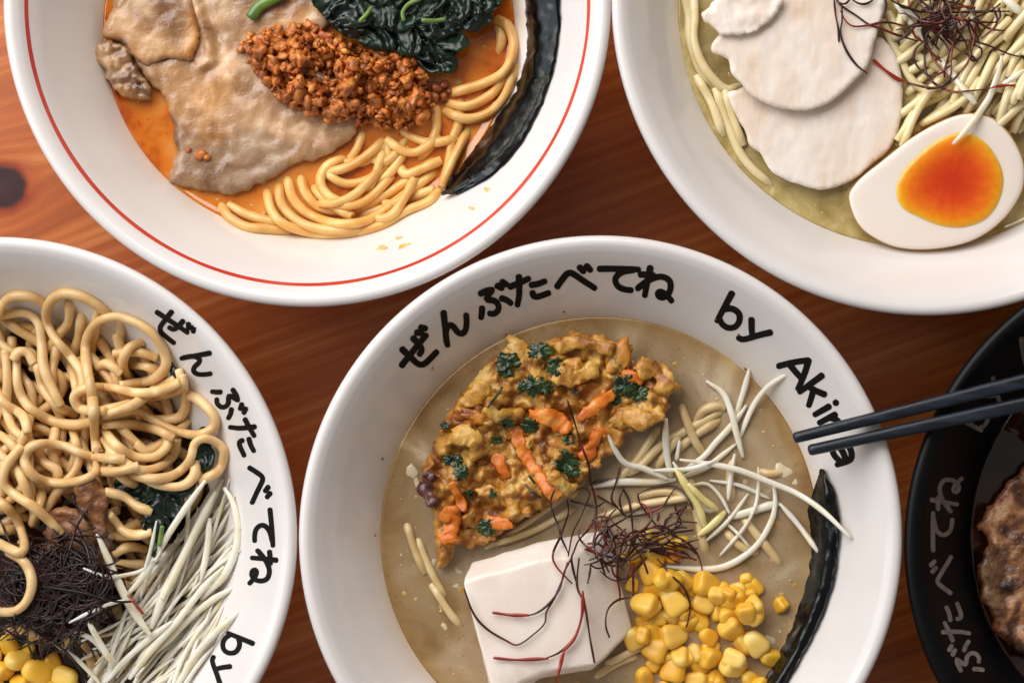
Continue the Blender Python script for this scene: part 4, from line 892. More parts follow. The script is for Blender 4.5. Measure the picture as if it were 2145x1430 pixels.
# vegetable fritter
def fritter():
    ol = Z6([(330, 1100), (272, 960), (292, 820), (360, 690), (400, 580), (500, 440), (600, 310), (700, 215), (850, 185), (950, 155), (1100, 95), (1250, 112), (1350, 152), (1420, 250), (1500, 292), (1600, 275), (1650, 360), (1720, 400), (1650, 445), (1640, 530), (1560, 600), (1440, 645), (1340, 765), (1230, 845), (1180, 925), (1060, 1005), (960, 1065), (850, 1125), (720, 1215), (580, 1292), (480, 1275), (420, 1385), (370, 1385), (350, 1260)])
    cx, cy = 1085, 900
    e = empty('vegetable_fritter', W(cx, cy, -190), 'golden fried vegetable fritter with carrot and green leaves in creamy broth', 'fritter')
    def hf(x, y):
        a = abs(fbm(x / 46, y / 46, 3, 3)); b = fbm(x / 24, y / 24, 8, 3); c = fbm(x / 95, y / 95, 1, 2)
        return -126 + 20 * c + 50 * (a - .22) + 5 * b
    V, F, P, d = slab(ol, hf, 60, edge=20, grid=5, jitter=9, seed=4)
    tint = np.ones((len(P), 3))
    og = np.array(Z6([(430, 1180), (700, 850), (950, 600), (1250, 650), (1280, 480), (1450, 340), (650, 1140), (480, 1020)]))
    for k, (x, y) in enumerate(P):
        q = np.min(np.hypot(og[:, 0] - x, og[:, 1] - y)) + 18 * fbm(x / 22, y / 22, 6); m = max(0, 1 - q / 46) * .75
        b = fbm(x / 30, y / 30, 12, 3); w = min(1, max(0, -b * 2.6 - .02)) * .9
        t = np.array([1, 1, 1.]) * (1 - m) + np.array([1.08, .66, .35]) * m
        eg = math.exp(-(d[k] / 22) ** 2); t = t * (1 - .5 * eg) + np.array([1.12, .98, .72]) * .5 * eg
        tint[k] = t * (1 - w) + t * np.array([.50, .34, .24]) * w
    # crisp nubs
    extra = 0; VV = [V]; FF = list(F); CC = [tint, tint * .7]; nb = len(V)
    for i in range(48):
        p = rng.uniform(ol_min := np.min(np.array(ol), 0), np.max(np.array(ol), 0))
        if not in_poly(p[None], np.array(ol))[0]: continue
        r = rng.uniform(4, 12) if rng.random() < .6 else rng.uniform(14, 30); v, f = lump((p[0], p[1], float(hm_get(*p)) - r * .12), r, i + 200, (1.35, .85, .42), .6, 1.6, 3 if r > 10 else 2)
        VV.append(WA(v)); FF += [tuple(k + nb for k in q) for q in f]; nb += len(v)
        CC.append(np.ones((len(v), 3)) * np.array([(1.05, 1.02, .95), (.8, .62, .45), (1.2, 1.2, 1.25), (1.05, .8, .5)][rng.integers(4)]))
        hm_disc(p[0], p[1], r * .8, float(hm_get(*p)) + r * .2, False)
    mesh_obj('batter', np.vstack(VV), FF, MAT['batter'], parent=e, cols=np.vstack(CC))
    def strip(t, r, mat, nm, fl=.5, sink=.1, cols=None):
        c = drop(Z6(t), r, 12, 0, sink=sink); V, F = tube(WA(c), r * U * (1 + .2 * np.sin(np.linspace(0, 5, len(c)) + r)), 16, fl, .6)
        V = np.array(V); a = r * .38 * U
        for k, v in enumerate(V):
            q = v / U; V[k] += a * np.array([fbm(q[0] / 13, q[1] / 13, q[2] / 13 + r), fbm(q[0] / 13, q[1] / 13, q[2] / 13 + r + 7), .8 * fbm(q[0] / 11, q[1] / 11, q[2] / 11 + r + 3)])
        mesh_obj(nm, V, F, MAT[mat], parent=e, cols=None if cols is None else np.ones((len(V), 3)) * np.array(cols))
    for t, r in [([(790, 640), (850, 780), (940, 910), (1020, 1000)], 15), ([(880, 555), (980, 565), (1090, 625)], 17), ([(1150, 575), (1250, 500), (1340, 430)], 12), ([(1185, 790), (1230, 700), (1262, 640)], 14), ([(425, 1090), (440, 1160), (415, 1240)], 20), ([(640, 1135), (700, 1150), (770, 1165)], 12), ([(690, 790), (715, 840), (740, 890)], 13), ([(1400, 320), (1450, 340), (1490, 360)], 11), ([(440, 940), (480, 1010), (500, 1080)], 10)]:
        strip(t, r, 'carrot', 'carrot_strip', .4, -.2)
    for t, r in [([(1040, 180), (1120, 150), (1230, 170), (1320, 190)], 11), ([(1500, 300), (1600, 310), (1630, 400)], 17), ([(480, 660), (560, 690), (590, 770)], 16), ([(1040, 320), (1130, 350), (1220, 300)], 16), ([(640, 520), (700, 560), (820, 560)], 13), ([(1000, 900), (1080, 960), (1120, 970)], 12), ([(520, 490), (580, 440), (620, 380)], 14), ([(1420, 560), (1500, 580), (1590, 540)], 15)]:
        strip(t, r * 1.25, 'batter', 'onion_piece', .55, 0.0, (1.1, 1.12, 1.1))
    strip([(290, 950), (310, 1000), (340, 1040)], 14, 'shrimp', 'onion_skin', .7); strip([(300, 880), (330, 900)], 9, 'shrimp', 'onion_skin', .7)
    # parsley-like leaves
    for i, (x, y, r) in enumerate([(750, 255, 33), (930, 200, 34), (1015, 285, 22), (895, 390, 33), (960, 400, 18), (1400, 390, 32), (1480, 430, 26), (450, 805, 24), (490, 870, 22), (870, 610, 22), (750, 600, 19), (905, 680, 17), (1070, 815, 30), (1110, 870, 24), (640, 1175, 25), (405, 612, 15), (1088, 692, 14), (690, 690, 14), (540, 985, 11), (670, 995, 10), (830, 395, 15), (1350, 470, 14), (740, 300, 22), (1130, 420, 10), (1060, 760, 14)]):
        q = Z6([(x, y)])[0]; n = 42; rot = rng.uniform(0, 6.28); V = []; F = []
        base = float(hm_get(*q)); sx_, sy_ = rng.uniform(.75, 1.05), rng.uniform(.55, .95)
        for side in (1, 0):
            for s_ in (1, .7, .4, .05):
                for j in range(n):
                    a = 2 * math.pi * j / n; w = r * s_ * (.62 + .38 * abs(math.sin(2.5 * a + .3 * i)) ** .7 + .12 * math.sin(11 * a))
                    px, py = q[0] + w * sx_ * math.cos(a + rot), q[1] + w * sy_ * math.sin(a + rot)
                    hh = .4 * float(hm_get(px, py)) + .6 * base
                    V.append((px, py, max(hh, base - 10) + 3.2 + 5 * fbm(px / 9, py / 9, i) + side * 1.3))
        for side in (0, 1):
            o = side * 4 * n
            for k in range(3):
                for j in range(n):
                    f = (o + k * n + j, o + k * n + (j + 1) % n, o + k * n + n + (j + 1) % n, o + k * n + n + j); F.append(f if side == 0 else f[::-1])
        for j in range(n): F.append((j, 4 * n + j, 4 * n + (j + 1) % n, (j + 1) % n))
        mesh_obj('parsley_leaf', WA(V), [f[::-1] for f in F], MAT['parsley'], parent=e)
    for t in [[(640, 510), (680, 460), (720, 400)], [(850, 940), (890, 980), (930, 1010)], [(530, 970), (535, 1030)], [(870, 890), (900, 930)], [(660, 960), (655, 1010)]]:
        c = drop(Z6(t), 3, 8, 1); V, F = tube(WA(c), 3 * U, 6); mesh_obj('leaf_stem', V, F, MAT['parsley'], parent=e)
    # window glint along the broth meniscus, modelled below as a pale tube
fritter()
c = spline(Z6([(250, 860), (300, 740), (318, 650), (350, 580), (440, 490), (520, 370), (600, 290), (680, 232), (740, 205), (830, 182), (880, 130), (960, 122), (1040, 122), (1130, 78), (1240, 92), (1330, 118), (1420, 140), (1475, 190)]), 6)
V, F = tube(WA(np.column_stack([c, np.full(len(c), -189.5)])), 2.0 * U * (1 + .35 * np.sin(np.linspace(0, 40, len(c)))), 6, .8)
tag(mesh_obj('meniscus_glint', V, F, MAT['foam']), 'thin wavy window glint on the broth round the fritter, modelled as a pale line', 'modelled glint')

for i, (x, y, r) in enumerate([(862, 985, 16), (872, 1010, 9), (905, 1178, 10), (960, 1196, 8), (955, 1226, 7), (1640, 985, 18), (1612, 1000, 12), (1665, 1010, 10), (1380, 700, 14), (1350, 690, 9), (1560, 1010, 8), (1610, 1340, 15), (1640, 1325, 12), (1450, 720, 7), (840, 1160, 6), (930, 1310, 8), (1690, 1040, 7)]):
    v, f = lump((x, y, -174.5), r * .9, i + 400, (1.2, .8, .14), .3, 1.4, 3)
    tag(mesh_obj('fat_fleck', WA(v), f, MAT['foam']), 'pale fleck of fat floating on the creamy beige broth', 'fat fleck', 'fat flecks on the creamy broth')

# tofu block
def tofu():
    T = Z8([(168, 545), (560, 432), (760, 405), (870, 985), (600, 1012), (480, 1070), (345, 1180)])
    th = [-78, -84, -88, -70, -64, -60, -58]
    Bm = Z8([(212, 440), (560, 330), (930, 262), (1066, 788), (870, 1000), (600, 1040), (330, 1230)])
    bh = [-150, -150, -152, -158, -168, -200, -200]
    import bmesh
    bm = bmesh.new(); vt = []
    top = [bm.verts.new(Vector(W(p[0], p[1], h))) for p, h in zip(T, th)]; bot = [bm.verts.new(Vector(W(p[0], p[1], h))) for p, h in zip(Bm, bh)]
    n = len(top); bm.faces.new(top); bm.faces.new(bot[::-1])
    for i in range(n): k = (i + 1) % n; bm.faces.new((top[k], top[i], bot[i], bot[k]))
    bmesh.ops.recalc_face_normals(bm, faces=bm.faces)
    bmesh.ops.bevel(bm, geom=bm.edges[:], offset=9 * U, segments=4, profile=.55, affect='EDGES')
    bmesh.ops.triangulate(bm, faces=[f for f in bm.faces if len(f.verts) > 4])
    bmesh.ops.subdivide_edges(bm, edges=[e_ for e_ in bm.edges if e_.calc_length() > 30 * U], cuts=5, use_grid_fill=True)
    bmesh.ops.triangulate(bm, faces=bm.faces[:])
    bm.normal_update()
    for v in bm.verts:
        c = v.co; v.co = c + v.normal * U * (2.6 * fbm(c.x / U / 30, c.y / U / 30, c.z / U / 30) + 1.0 * fbm(c.x / U / 8, c.y / U / 8, c.z / U / 8))
    V = [tuple(v.co) for v in bm.verts]; bm.verts.index_update(); F = [tuple(v.index for v in f.verts) for f in bm.faces]; bm.free()
    tag(mesh_obj('tofu_block', V, F, MAT['tofu']), 'white silken tofu block under the chili threads', 'tofu')
    tp = np.array(T); bp = np.array(Bm); A = np.column_stack([tp, np.ones(len(tp))]); co = np.linalg.lstsq(A, np.array(th, float), rcond=None)[0]
    for x in np.arange(950, 1345, 4):
        for y in np.arange(1095, 1520, 4):
            q = np.array([[x, y]])
            if in_poly(q, tp)[0]: hm_disc(x, y, 4, co @ (x, y, 1) + 8, False)
            elif in_poly(q, bp)[0]:
                a = edge_dist(q, tp)[0]; b = edge_dist(q, bp)[0]; hm_disc(x, y, 4, co @ (x, y, 1) - 78 * a / (a + b + 1) + 16, False)
tofu()

# corn kernels
def kernel_mesh():
    import bmesh
    bm = bmesh.new(); bmesh.ops.create_icosphere(bm, subdivisions=4, radius=1)
    for v in bm.verts:
        x, y, z = v.co; p = 2.9
        m = (abs(x) ** p + abs(y) ** p + abs(z) ** p) ** (-1 / p); x, y, z = x * m, y * m, z * m
        t = (y + 1) / 2; w = .62 + .42 * t - .1 * t * t                  # narrow tip at y = -1, broad crown at y = +1
        x *= w; z *= .72 * (.75 + .3 * t)
        if y > .55: y -= .16 * math.exp(-(x * x + z * z) * 6)             # dimple in the crown
        if z > 0: z -= .07 * math.exp(-((y - .1) ** 2 * 3 + x * x * 5))
        v.co = Vector((x, y * 1.0, z)) + Vector((.04, .04, .03)) * mnoise.noise(Vector((x * 2, y * 2, z * 2)))
    V = [tuple(v.co * U) for v in bm.verts]; bm.verts.index_update(); F = [tuple(v.index for v in f.verts) for f in bm.faces]; bm.free()
    me = bpy.data.meshes.new('corn_kernel'); me.from_pydata(V, [], F); me.materials.append(MAT['corn']); me.polygons.foreach_set('use_smooth', [True] * len(F)); me.update()
    at = me.color_attributes.new('tint', 'FLOAT_COLOR', 'POINT'); y = np.array(V)[:, 1] / U; m = np.clip((-.35 - y) / .45, 0, 1)[:, None]
    c = np.ones((len(V), 4)); c[:, :3] = (1 - m) * np.array([1, 1, 1]) + m * np.array([1.08, 1.22, 1.9]); at.data.foreach_set('color', c.ravel())
    return me
KM = kernel_mesh(); KPROTO = None
def kernel(x, y, size, label, group, sink=.55, rot=None, tip=None):
    global KPROTO
    if KPROTO is None: o = bpy.data.objects.new('corn_kernel', KM); KPROTO = o
    else: o = KPROTO.copy()
    COL.objects.link(o); r = size / 2
    h = float(np.median(hm_get(np.array([x, x - r * .5, x + r * .5, x, x]), np.array([y, y, y, y - r * .5, y + r * .5])))) + r * sink * .8
    o.location = W(x, y, h); o.scale = (r * 1.12, r * 1.12, r * 1.1)
    o.rotation_euler = (rng.uniform(-.9, 1.1) if tip is None else tip, rng.uniform(-.5, .5), rng.uniform(0, 6.28) if rot is None else rot)
    hm_disc(x, y, r * .75, h + r * .1)
    tag(o, label, 'corn', group); return o
GK = 'corn kernels beside the tofu'; LK = 'yellow corn kernel in the heap beside the tofu'
KB = [(1060, 560, 80), (1150, 490, 140), (1215, 530, 110), (1320, 540, 120), (1450, 560, 150), (1120, 660, 140), (1200, 730, 90), (1275, 650, 150), (1430, 660, 120), (1510, 700, 100), (1575, 650, 115), (1665, 620, 90), (1690, 705, 140), (1275, 825, 150), (1175, 895, 150), (1275, 995, 150), (1455, 830, 105), (1580, 790, 145), (1705, 865, 140), (1780, 940, 110), (1470, 940, 130), (1590, 980, 150), (1390, 1060, 115), (1120, 1040, 115), (1340, 720, 90), (1500, 620, 110), (1240, 330, 100), (1150, 320, 100), (1310, 340, 90), (1180, 410, 110), (1080, 430, 90), (1270, 400, 90), (1500, 1090, 110), (1010, 410, 60), (1220, 1120, 120), (1680, 1060, 110)]
for i in range(30):
    q = Z8([(rng.uniform(1060, 1760), rng.uniform(540, 1090))])[0]
    if math.hypot(q[0] - 1475, q[1] - 1340) < 150: kernel(q[0], q[1], rng.uniform(40, 54), LK, GK, sink=-.15 if hm_get(*q) < -168 else .1)
for x, y, s in KB:
    q = Z8([(x, y)])[0]; kernel(q[0], q[1], s / 2.494 * .96, LK, GK, sink=.35)
for i in range(15):
    q = Z8([(rng.uniform(1080, 1760), rng.uniform(500, 1090))])[0]
    if math.hypot(q[0] - 1480, q[1] - 1330) < 160: kernel(q[0], q[1], rng.uniform(34, 50), LK, GK, sink=-.05 if hm_get(*q) < -168 else .25)
for x, y, s, l in [(1660, 535, 90, 'pale corn kernel floating apart at the top of the heap'), (1832, 670, 90, 'lone corn kernel half sunk in the broth near the seaweed')]:
    q = Z8([(x, y)])[0]; kernel(q[0], q[1], s / 2.494, l, None, sink=.0)

# seaweed on the right wall
nA = [(1720, 982), (1706, 1020), (1694, 1070), (1700, 1130), (1696, 1190), (1678, 1260), (1642, 1350), (1598, 1430), (1550, 1490)]
nB = [(1727, 986), (1750, 1040), (1758, 1090), (1756, 1150), (1742, 1230), (1712, 1310), (1670, 1390), (1640, 1440), (1600, 1500)]
mid = [((a[0] + b[0]) / 2 + 2, (a[1] + b[1]) / 2) for a, b in zip(nA, nB)]
V, F = loft([[(x, y, max(wallh(BC, x, y, 5), -172)) for x, y in nA], [(x, y, wallh(BC, x, y, 34) if 0 < i < 8 else wallh(BC, x, y, 8)) for i, (x, y) in enumerate(mid)], [(x, y, wallh(BC, x, y, 12)) for x, y in nB]], 80, 14, 2.2, rough_=3.5, seed=6)
tag(mesh_obj('nori_sheet', V, F, MAT['nori']), 'black seaweed sheet leaning on the wall right of the corn', 'seaweed')

G_S2 = 'scallion shreds in the bowl with tofu and corn'; LS2 = 'curved white scallion shred on the creamy broth above the corn'
for t, r in [([(1310, 110), (1180, 190), (1100, 280), (1040, 400), (1000, 510)], 7), ([(1060, 80), (1030, 200), (990, 330), (960, 430)], 7), ([(1040, 310), (960, 420), (850, 540), (780, 620), (640, 720)], 8), ([(980, 540), (880, 620), (800, 680), (650, 740)], 7), ([(970, 600), (950, 700), (930, 880)], 6),
             ([(100, 800), (280, 770), (480, 770), (620, 755)], 9), ([(210, 490), (260, 590), (320, 660), (430, 690), (570, 755)], 7.5), ([(560, 390), (555, 520), (570, 650), (590, 740)], 8.5), ([(800, 165), (900, 240), (950, 360), (980, 480), (1020, 625)], 8), ([(930, 985), (1050, 950), (1180, 910), (1240, 900)], 10), ([(1240, 900), (1330, 1000), (1400, 1090), (1470, 1190)], 7),
             ([(700, 790), (800, 780), (880, 850), (940, 960)], 4.5), ([(1110, 680), (1110, 800), (1090, 920), (1020, 1050), (880, 1210)], 4.5), ([(900, 1000), (980, 1070), (1060, 1160)], 4), ([(600, 650), (780, 920), (870, 935)], 6), ([(820, 760), (1000, 790), (1180, 870)], 5), ([(640, 520), (620, 640)], 5), ([(1200, 780), (1212, 880), (1190, 1000), (1100, 1150), (950, 1258), (800, 1292), (560, 1275)], 8), ([(640, 636), (800, 658), (1000, 700), (1200, 778), (1350, 842), (1500, 945), (1665, 1105)], 7.5), ([(1050, 840), (930, 1000), (800, 1120)], 5), ([(480, 700), (700, 690), (860, 640)], 6)]:
    shred(Z7(t), r * .86, LS2, G_S2, sink=.6, lift=13 if t[-1][0] > 1600 else 1)
for t, r in [([(615, 690), (690, 810), (760, 940), (790, 1040)], 8.5), ([(750, 1090), (830, 1030), (915, 945)], 8), ([(690, 780), (780, 870), (870, 940)], 7)]:
    shred(Z7(t), r, 'yellowish scallion shred beside the chili tangle', 'yellowish scallion shreds', 'scallion_yellow')

G_C2 = 'chili threads in the bowl with tofu and corn'; LC2 = 'thin dark red chili thread in the tangle over tofu and corn'
BC_C = [[(500, -40), (520, 180), (560, 300), (590, 480), (600, 640), (640, 800), (720, 850), (880, 880)], [(270, 340), (350, 270), (430, 250), (510, 310), (470, 440), (390, 620), (300, 800), (265, 950), (240, 1100)], [(590, 480), (560, 650), (480, 780), (370, 900), (310, 1040), (280, 1130), (310, 1300), (350, 1440)],
 [(70, 270), (20, 420), (60, 580), (130, 750), (150, 860), (200, 970), (250, 1080)], [(230, 400), (240, 560), (180, 750), (130, 880), (60, 1030), (50, 1140), (110, 1250), (200, 1350), (290, 1440)], [(1110, 330), (1200, 280), (1330, 235), (1560, 225), (1680, 310), (1760, 420), (1800, 520)], [(1580, 240), (1480, 380), (1420, 470), (1250, 560), (1100, 590), (960, 600), (860, 500), (700, 400), (600, 340)],
 [(1110, 320), (1130, 420), (1220, 560), (1330, 700), (1440, 790), (1600, 860), (1750, 950), (1840, 1050), (1900, 1200), (1910, 1320)], [(1570, 450), (1590, 540), (1640, 640), (1640, 700), (1560, 750)], [(1720, 490), (1590, 550), (1500, 580)], [(1800, 770), (1600, 800), (1400, 810), (1200, 820)], [(1870, 890), (1700, 930), (1600, 970), (1400, 1000), (1200, 1040), (1050, 1060)], [(1770, 1120), (1700, 1060), (1500, 1030), (1250, 1040)],
 [(450, 1010), (560, 1050), (700, 1090), (860, 1130), (960, 1150)], [(500, 1150), (620, 1090), (700, 940), (720, 820)], [(1250, 1080), (1120, 1220), (1000, 1370), (930, 1440)], [(1350, 1130), (1450, 1250), (1560, 1370), (1650, 1450), (1720, 1560), (1760, 1720), (1740, 1880), (1710, 1990)], [(520, 1180), (510, 1300), (480, 1440)], [(480, 940), (600, 940), (700, 1000)],
 [(890, -10), (830, 200), (780, 380), (860, 500)], [(910, 240), (990, 380), (1030, 600), (1045, 800), (1050, 1100), (1050, 1430), (1055, 1620)], [(930, 250), (880, 400), (920, 560)], [(780, 130), (640, 160), (540, 190)], [(270, 410), (400, 440), (590, 480), (690, 420)], [(720, 540), (640, 700), (800, 860), (960, 760)], [(1370, 560), (1350, 660)], [(1540, 590), (1460, 640), (1430, 760)]]
for t in BC_C: thread(Z9(t), LC2, G_C2)
for i in range(17):
    thread(Z9(curl(rng.uniform(1050, 1700), rng.uniform(700, 1080), rng.uniform(450, 800), rng.choice([0, 3.14]) + rng.normal(.05, .35), rng.uniform(-1.2, 1.2), .5)), LC2, G_C2, cap=-30, stiff=50, lift=8)
for i in range(16):
    thread(Z9(curl(rng.uniform(600, 1050), rng.uniform(700, 1300), rng.uniform(500, 1100), rng.normal(1.5, .7), rng.uniform(-4.5, 4.5), .8)), LC2, G_C2, cap=-30, stiff=50, lift=10)
for t in [[(180, 580), (230, 710), (300, 790), (400, 850), (460, 872), (540, 820), (600, 760), (610, 700), (650, 630), (690, 540), (720, 440)], [(500, 722), (560, 705), (620, 660), (680, 580), (700, 500), (740, 420)], [(600, 945), (680, 910), (750, 840), (790, 740), (800, 590)], [(1050, 625), (980, 640), (930, 690), (920, 770), (940, 835)], [(780, 420), (770, 560), (800, 640)], [(800, 600), (820, 720), (840, 850), (862, 968)]]:
    thread(Z8(t), LC2, G_C2, stiff=12, lift=1)
for t, l in [([(330, 704), (420, 716), (520, 718)], 'thick red brown chili strip, the upper one lying flat on the tofu'), ([(335, 940), (450, 950), (620, 944)], 'thick red brown chili strip, the lower one lying flat on the tofu'), ([(800, 600), (795, 720), (760, 830), (700, 905)], 'bright red chili strip crossing the tofu downwards'), ([(660, 1110), (680, 990), (702, 905)], 'short red chili end at the lower edge of the tofu')]:
    thread(Z8(t), l, None, 'chili_red', r=3.6, stiff=10, lift=.5)
thread(Z6([(1080, 470), (1120, 590), (1160, 720), (1200, 830), (1215, 930)]), 'single dark chili thread lying across the fritter', None, stiff=16, lift=2)

# ================================================================== lower left bowl
G_LL = 'tan noodles piled in the lower left bowl'; LLN = 'thick tan noodle strand in the loose pile'
RN = 10.3
def ll(t, stiff=16, sink=.8, lift=0, label=LLN, group=G_LL, r=RN): strand('noodle', t, r, 'noodle_tan', label, 'noodle', group, stiff=stiff, sink=sink, lift=lift, cap=-26, dive=0 if group is None else 1.1, wob=.09)
# hidden under layers: loose loops filling the bowl
def loop_pts(cx, cy, rx, ry, a0, span, rot):
    c, s = math.cos(rot), math.sin(rot)
    return [(cx + rx * math.cos(a) * c - ry * math.sin(a) * s, cy + rx * math.cos(a) * s + ry * math.sin(a) * c) for a in np.linspace(a0, a0 + span, 9)]
for i in range(60):
    while True:
        x, y = rng.uniform(-400, 380), rng.uniform(690, 1080)
        if math.hypot(x - 0, y - 1124) < 400: break
    ll(loop_pts(x, y, rng.uniform(50, 130), rng.uniform(30, 80), rng.uniform(0, 6), rng.uniform(2.5, 5.5), rng.uniform(0, 3)), 20, .55)
for i in range(30):
    x, y = rng.uniform(-60, 330), rng.uniform(720, 1040); ang = rng.normal(1.3, .5); l = rng.uniform(100, 220)
    ll([(x - l * .5 * math.cos(ang), y - l * .5 * math.sin(ang)), (x + rng.uniform(-20, 20), y), (x + l * .5 * math.cos(ang), y + l * .5 * math.sin(ang))], 20, .6)
for i in range(26):    # behind the scallions
    x, y = rng.uniform(190, 370), rng.uniform(1060, 1420); ang = rng.normal(.5, .6); l = rng.uniform(110, 180)
    if math.hypot(x + l * .5 * math.cos(ang) + 5, y + l * .5 * math.sin(ang) - 1124) > 440: continue
    ll([(x - l * .5 * math.cos(ang), y - l * .5 * math.sin(ang)), (x, y + 15), (x + l * .5 * math.cos(ang), y + l * .5 * math.sin(ang))], 20, .6)
for i in range(10):    # under corn and chili
    x, y = rng.uniform(-120, 200), rng.uniform(1150, 1460); ang = rng.uniform(0, 3); l = rng.uniform(120, 240)
    ll([(x - l * .5 * math.cos(ang), y - l * .5 * math.sin(ang)), (x, y + 15), (x + l * .5 * math.cos(ang), y + l * .5 * math.sin(ang))], 20, .5)

# pork and greens in the gap
V, F, P, d = slab(Z5([(330, 280), (440, 200), (560, 230), (700, 330), (800, 420), (840, 560), (800, 680), (640, 760), (420, 700), (330, 560)]), flat(-158), 26, edge=10, grid=7, amp=10, jitter=6, seed=61)
tag(mesh_obj('pork_piece', V, F, MAT['seared_pork']), 'flat dark brown pork piece under the chili threads in the lower left bowl', 'meat')
V, F, P, d = slab(Z5([(530, 130), (560, 40), (640, 0), (710, 50), (760, 180), (745, 320), (760, 400), (715, 430), (668, 400), (640, 330), (560, 250)]), flat(-104, 190, 1080, 0, -.12), 26, edge=11, grid=5, amp=14, jitter=7, seed=71)
tag(mesh_obj('pork_piece', V, F, MAT['seared_pork']), 'orange brown browned pork chunk between noodles and spinach', 'meat')
def L5(x, y, rx, ry, rot, h, amp):
    q = Z5([(x, y)])[0]; return (q[0], q[1], rx, ry, rot, h, amp)
spinach_clump((330, 1060, -160), [L5(960, 90, 54, 34, .4, -140, 22), L5(1130, 130, 48, 36, 1.0, -132, 24), L5(1220, 60, 36, 30, .3, -134, 24), L5(1080, 260, 22, 44, .1, -122, 20), L5(1120, 400, 18, 40, .2, -124, 18), L5(1180, 240, 30, 44, .3, -138, 20)], 'dark green spinach beside the white scallion bundle', stems=[Z5([(1110, 470), (1120, 400), (1130, 340)])])
q4 = Z4([(1165, 1010)])[0]
spinach_clump((q4[0], q4[1], -150), [(q4[0], q4[1] - 4, 26, 44, .2, -128, 20), (q4[0] - 10, q4[1] + 14, 24, 30, .5, -130, 20)], 'small dark green leaf between noodle loops by the bowl wall')
q4 = Z4([(1005, 545)])[0]
spinach_clump((q4[0], q4[1], -120), [(q4[0], q4[1], 10, 20, -.2, -108, 8)], 'tiny green leaf tip at the edge of the noodle pile')

LL_N = [
 [(20, 240), (110, 310), (240, 385), (330, 440)], [(400, 140), (392, 260), (330, 340), (280, 420)], [(470, 210), (452, 340), (425, 440)], [(330, 410), (305, 520), (300, 650), (330, 740)],
 [(0, 380), (70, 430), (180, 440), (222, 540), (252, 650), (330, 740), (430, 790)], [(-60, 180), (0, 215), (150, 210), (222, 275), (240, 400), (252, 520), (300, 640), (352, 740)],
 [(570, 360), (640, 480), (680, 620)], [(660, 440), (780, 430), (910, 465)], [(760, 500), (860, 520), (930, 545)], [(820, 370), (742, 410), (708, 500), (742, 600)], [(560, 520), (620, 500), (700, 560)],
 [(1030, 540), (1070, 680), (1040, 800), (900, 822), (700, 800), (560, 800)], [(1090, 820), (1010, 900), (860, 1000), (780, 960)], [(30, 430), (42, 600), (40, 760), (82, 880), (195, 965)], [(120, 560), (180, 660), (170, 820), (120, 960)], [(-30, 640), (20, 720), (130, 800), (160, 900)],
 [(320, 880), (300, 1000), (330, 1100)], [(420, 880), (440, 1000), (400, 1120)], [(200, 960), (250, 1060), (330, 1120), (310, 1230)], [(470, 1000), (430, 1120), (330, 1240), (260, 1350)], [(100, 1100), (160, 1240), (190, 1330)], [(240, 1200), (230, 1300), (190, 1420)],
 [(-30, 260), (20, 150), (80, 110), (170, 112), (250, 150)], [(95, 440), (102, 620), (160, 740), (280, 820), (420, 850), (560, 822), (760, 770), (880, 822), (1000, 880), (1130, 908), (1228, 868), (1232, 800), (1150, 712), (1090, 680)], [(80, 470), (110, 430), (160, 440), (200, 500)],
 [(800, 1140), (930, 1200), (1050, 1202), (1120, 1140), (1122, 1060)], [(620, 1020), (720, 1110), (860, 1160), (1000, 1140), (1090, 1060), (1122, 960), (1180, 930), (1258, 960), (1290, 1020), (1250, 1120), (1140, 1180)],
 [(600, 930), (680, 1040), (800, 1108), (920, 1092), (1000, 1020), (1015, 930)], [(600, 870), (660, 960), (760, 1030), (880, 1036), (958, 980), (965, 900)], [(640, 1090), (700, 1150), (780, 1195)], [(540, 1110), (660, 1120), (800, 1090)],
 [(600, 850), (760, 850), (900, 880), (1000, 930)],
 [(480, 700), (470, 560), (400, 450), (310, 345), (265, 230), (290, 140), (360, 95), (450, 105), (540, 150), (625, 215)],
 [(530, 680), (495, 480), (502, 350), (560, 262), (660, 228), (780, 260), (880, 330), (945, 430), (952, 520), (880, 590), (760, 615), (690, 625)],
 [(580, 772), (700, 742), (820, 702), (960, 672), (1050, 630), (1050, 560)], [(600, 795), (760, 740), (900, 640), (1015, 585)],
 [(600, 772), (480, 762), (430, 712), (450, 660), (540, 635), (660, 640), (780, 665), (900, 660), (1040, 605)],
 [(560, 1060), (542, 1130), (450, 1175), (320, 1186), (200, 1150), (140, 1062), (170, 985), (260, 960), (380, 975), (480, 1020), (600, 1042), (720, 1050)],
 [(120, 980), (42, 1080), (20, 1180), (82, 1250), (190, 1320), (280, 1400), (356, 1480)],
]
for t in LL_N: ll(Z4(t), 14, .78)
ll(Z4([(515, 590), (535, 720), (545, 880), (560, 1000)]), 10, .9, 2, 'short noodle end hanging straight down over the knot of the pile', None, 11.5)
for t in [[(740, 100), (860, 130), (960, 200), (1060, 240)], [(760, 260), (800, 300), (860, 370), (950, 400), (1060, 380)], [(800, 530), (900, 480), (1020, 500)], [(800, 600), (920, 600), (1030, 610)]]: ll(Z5(t), 16, .6)

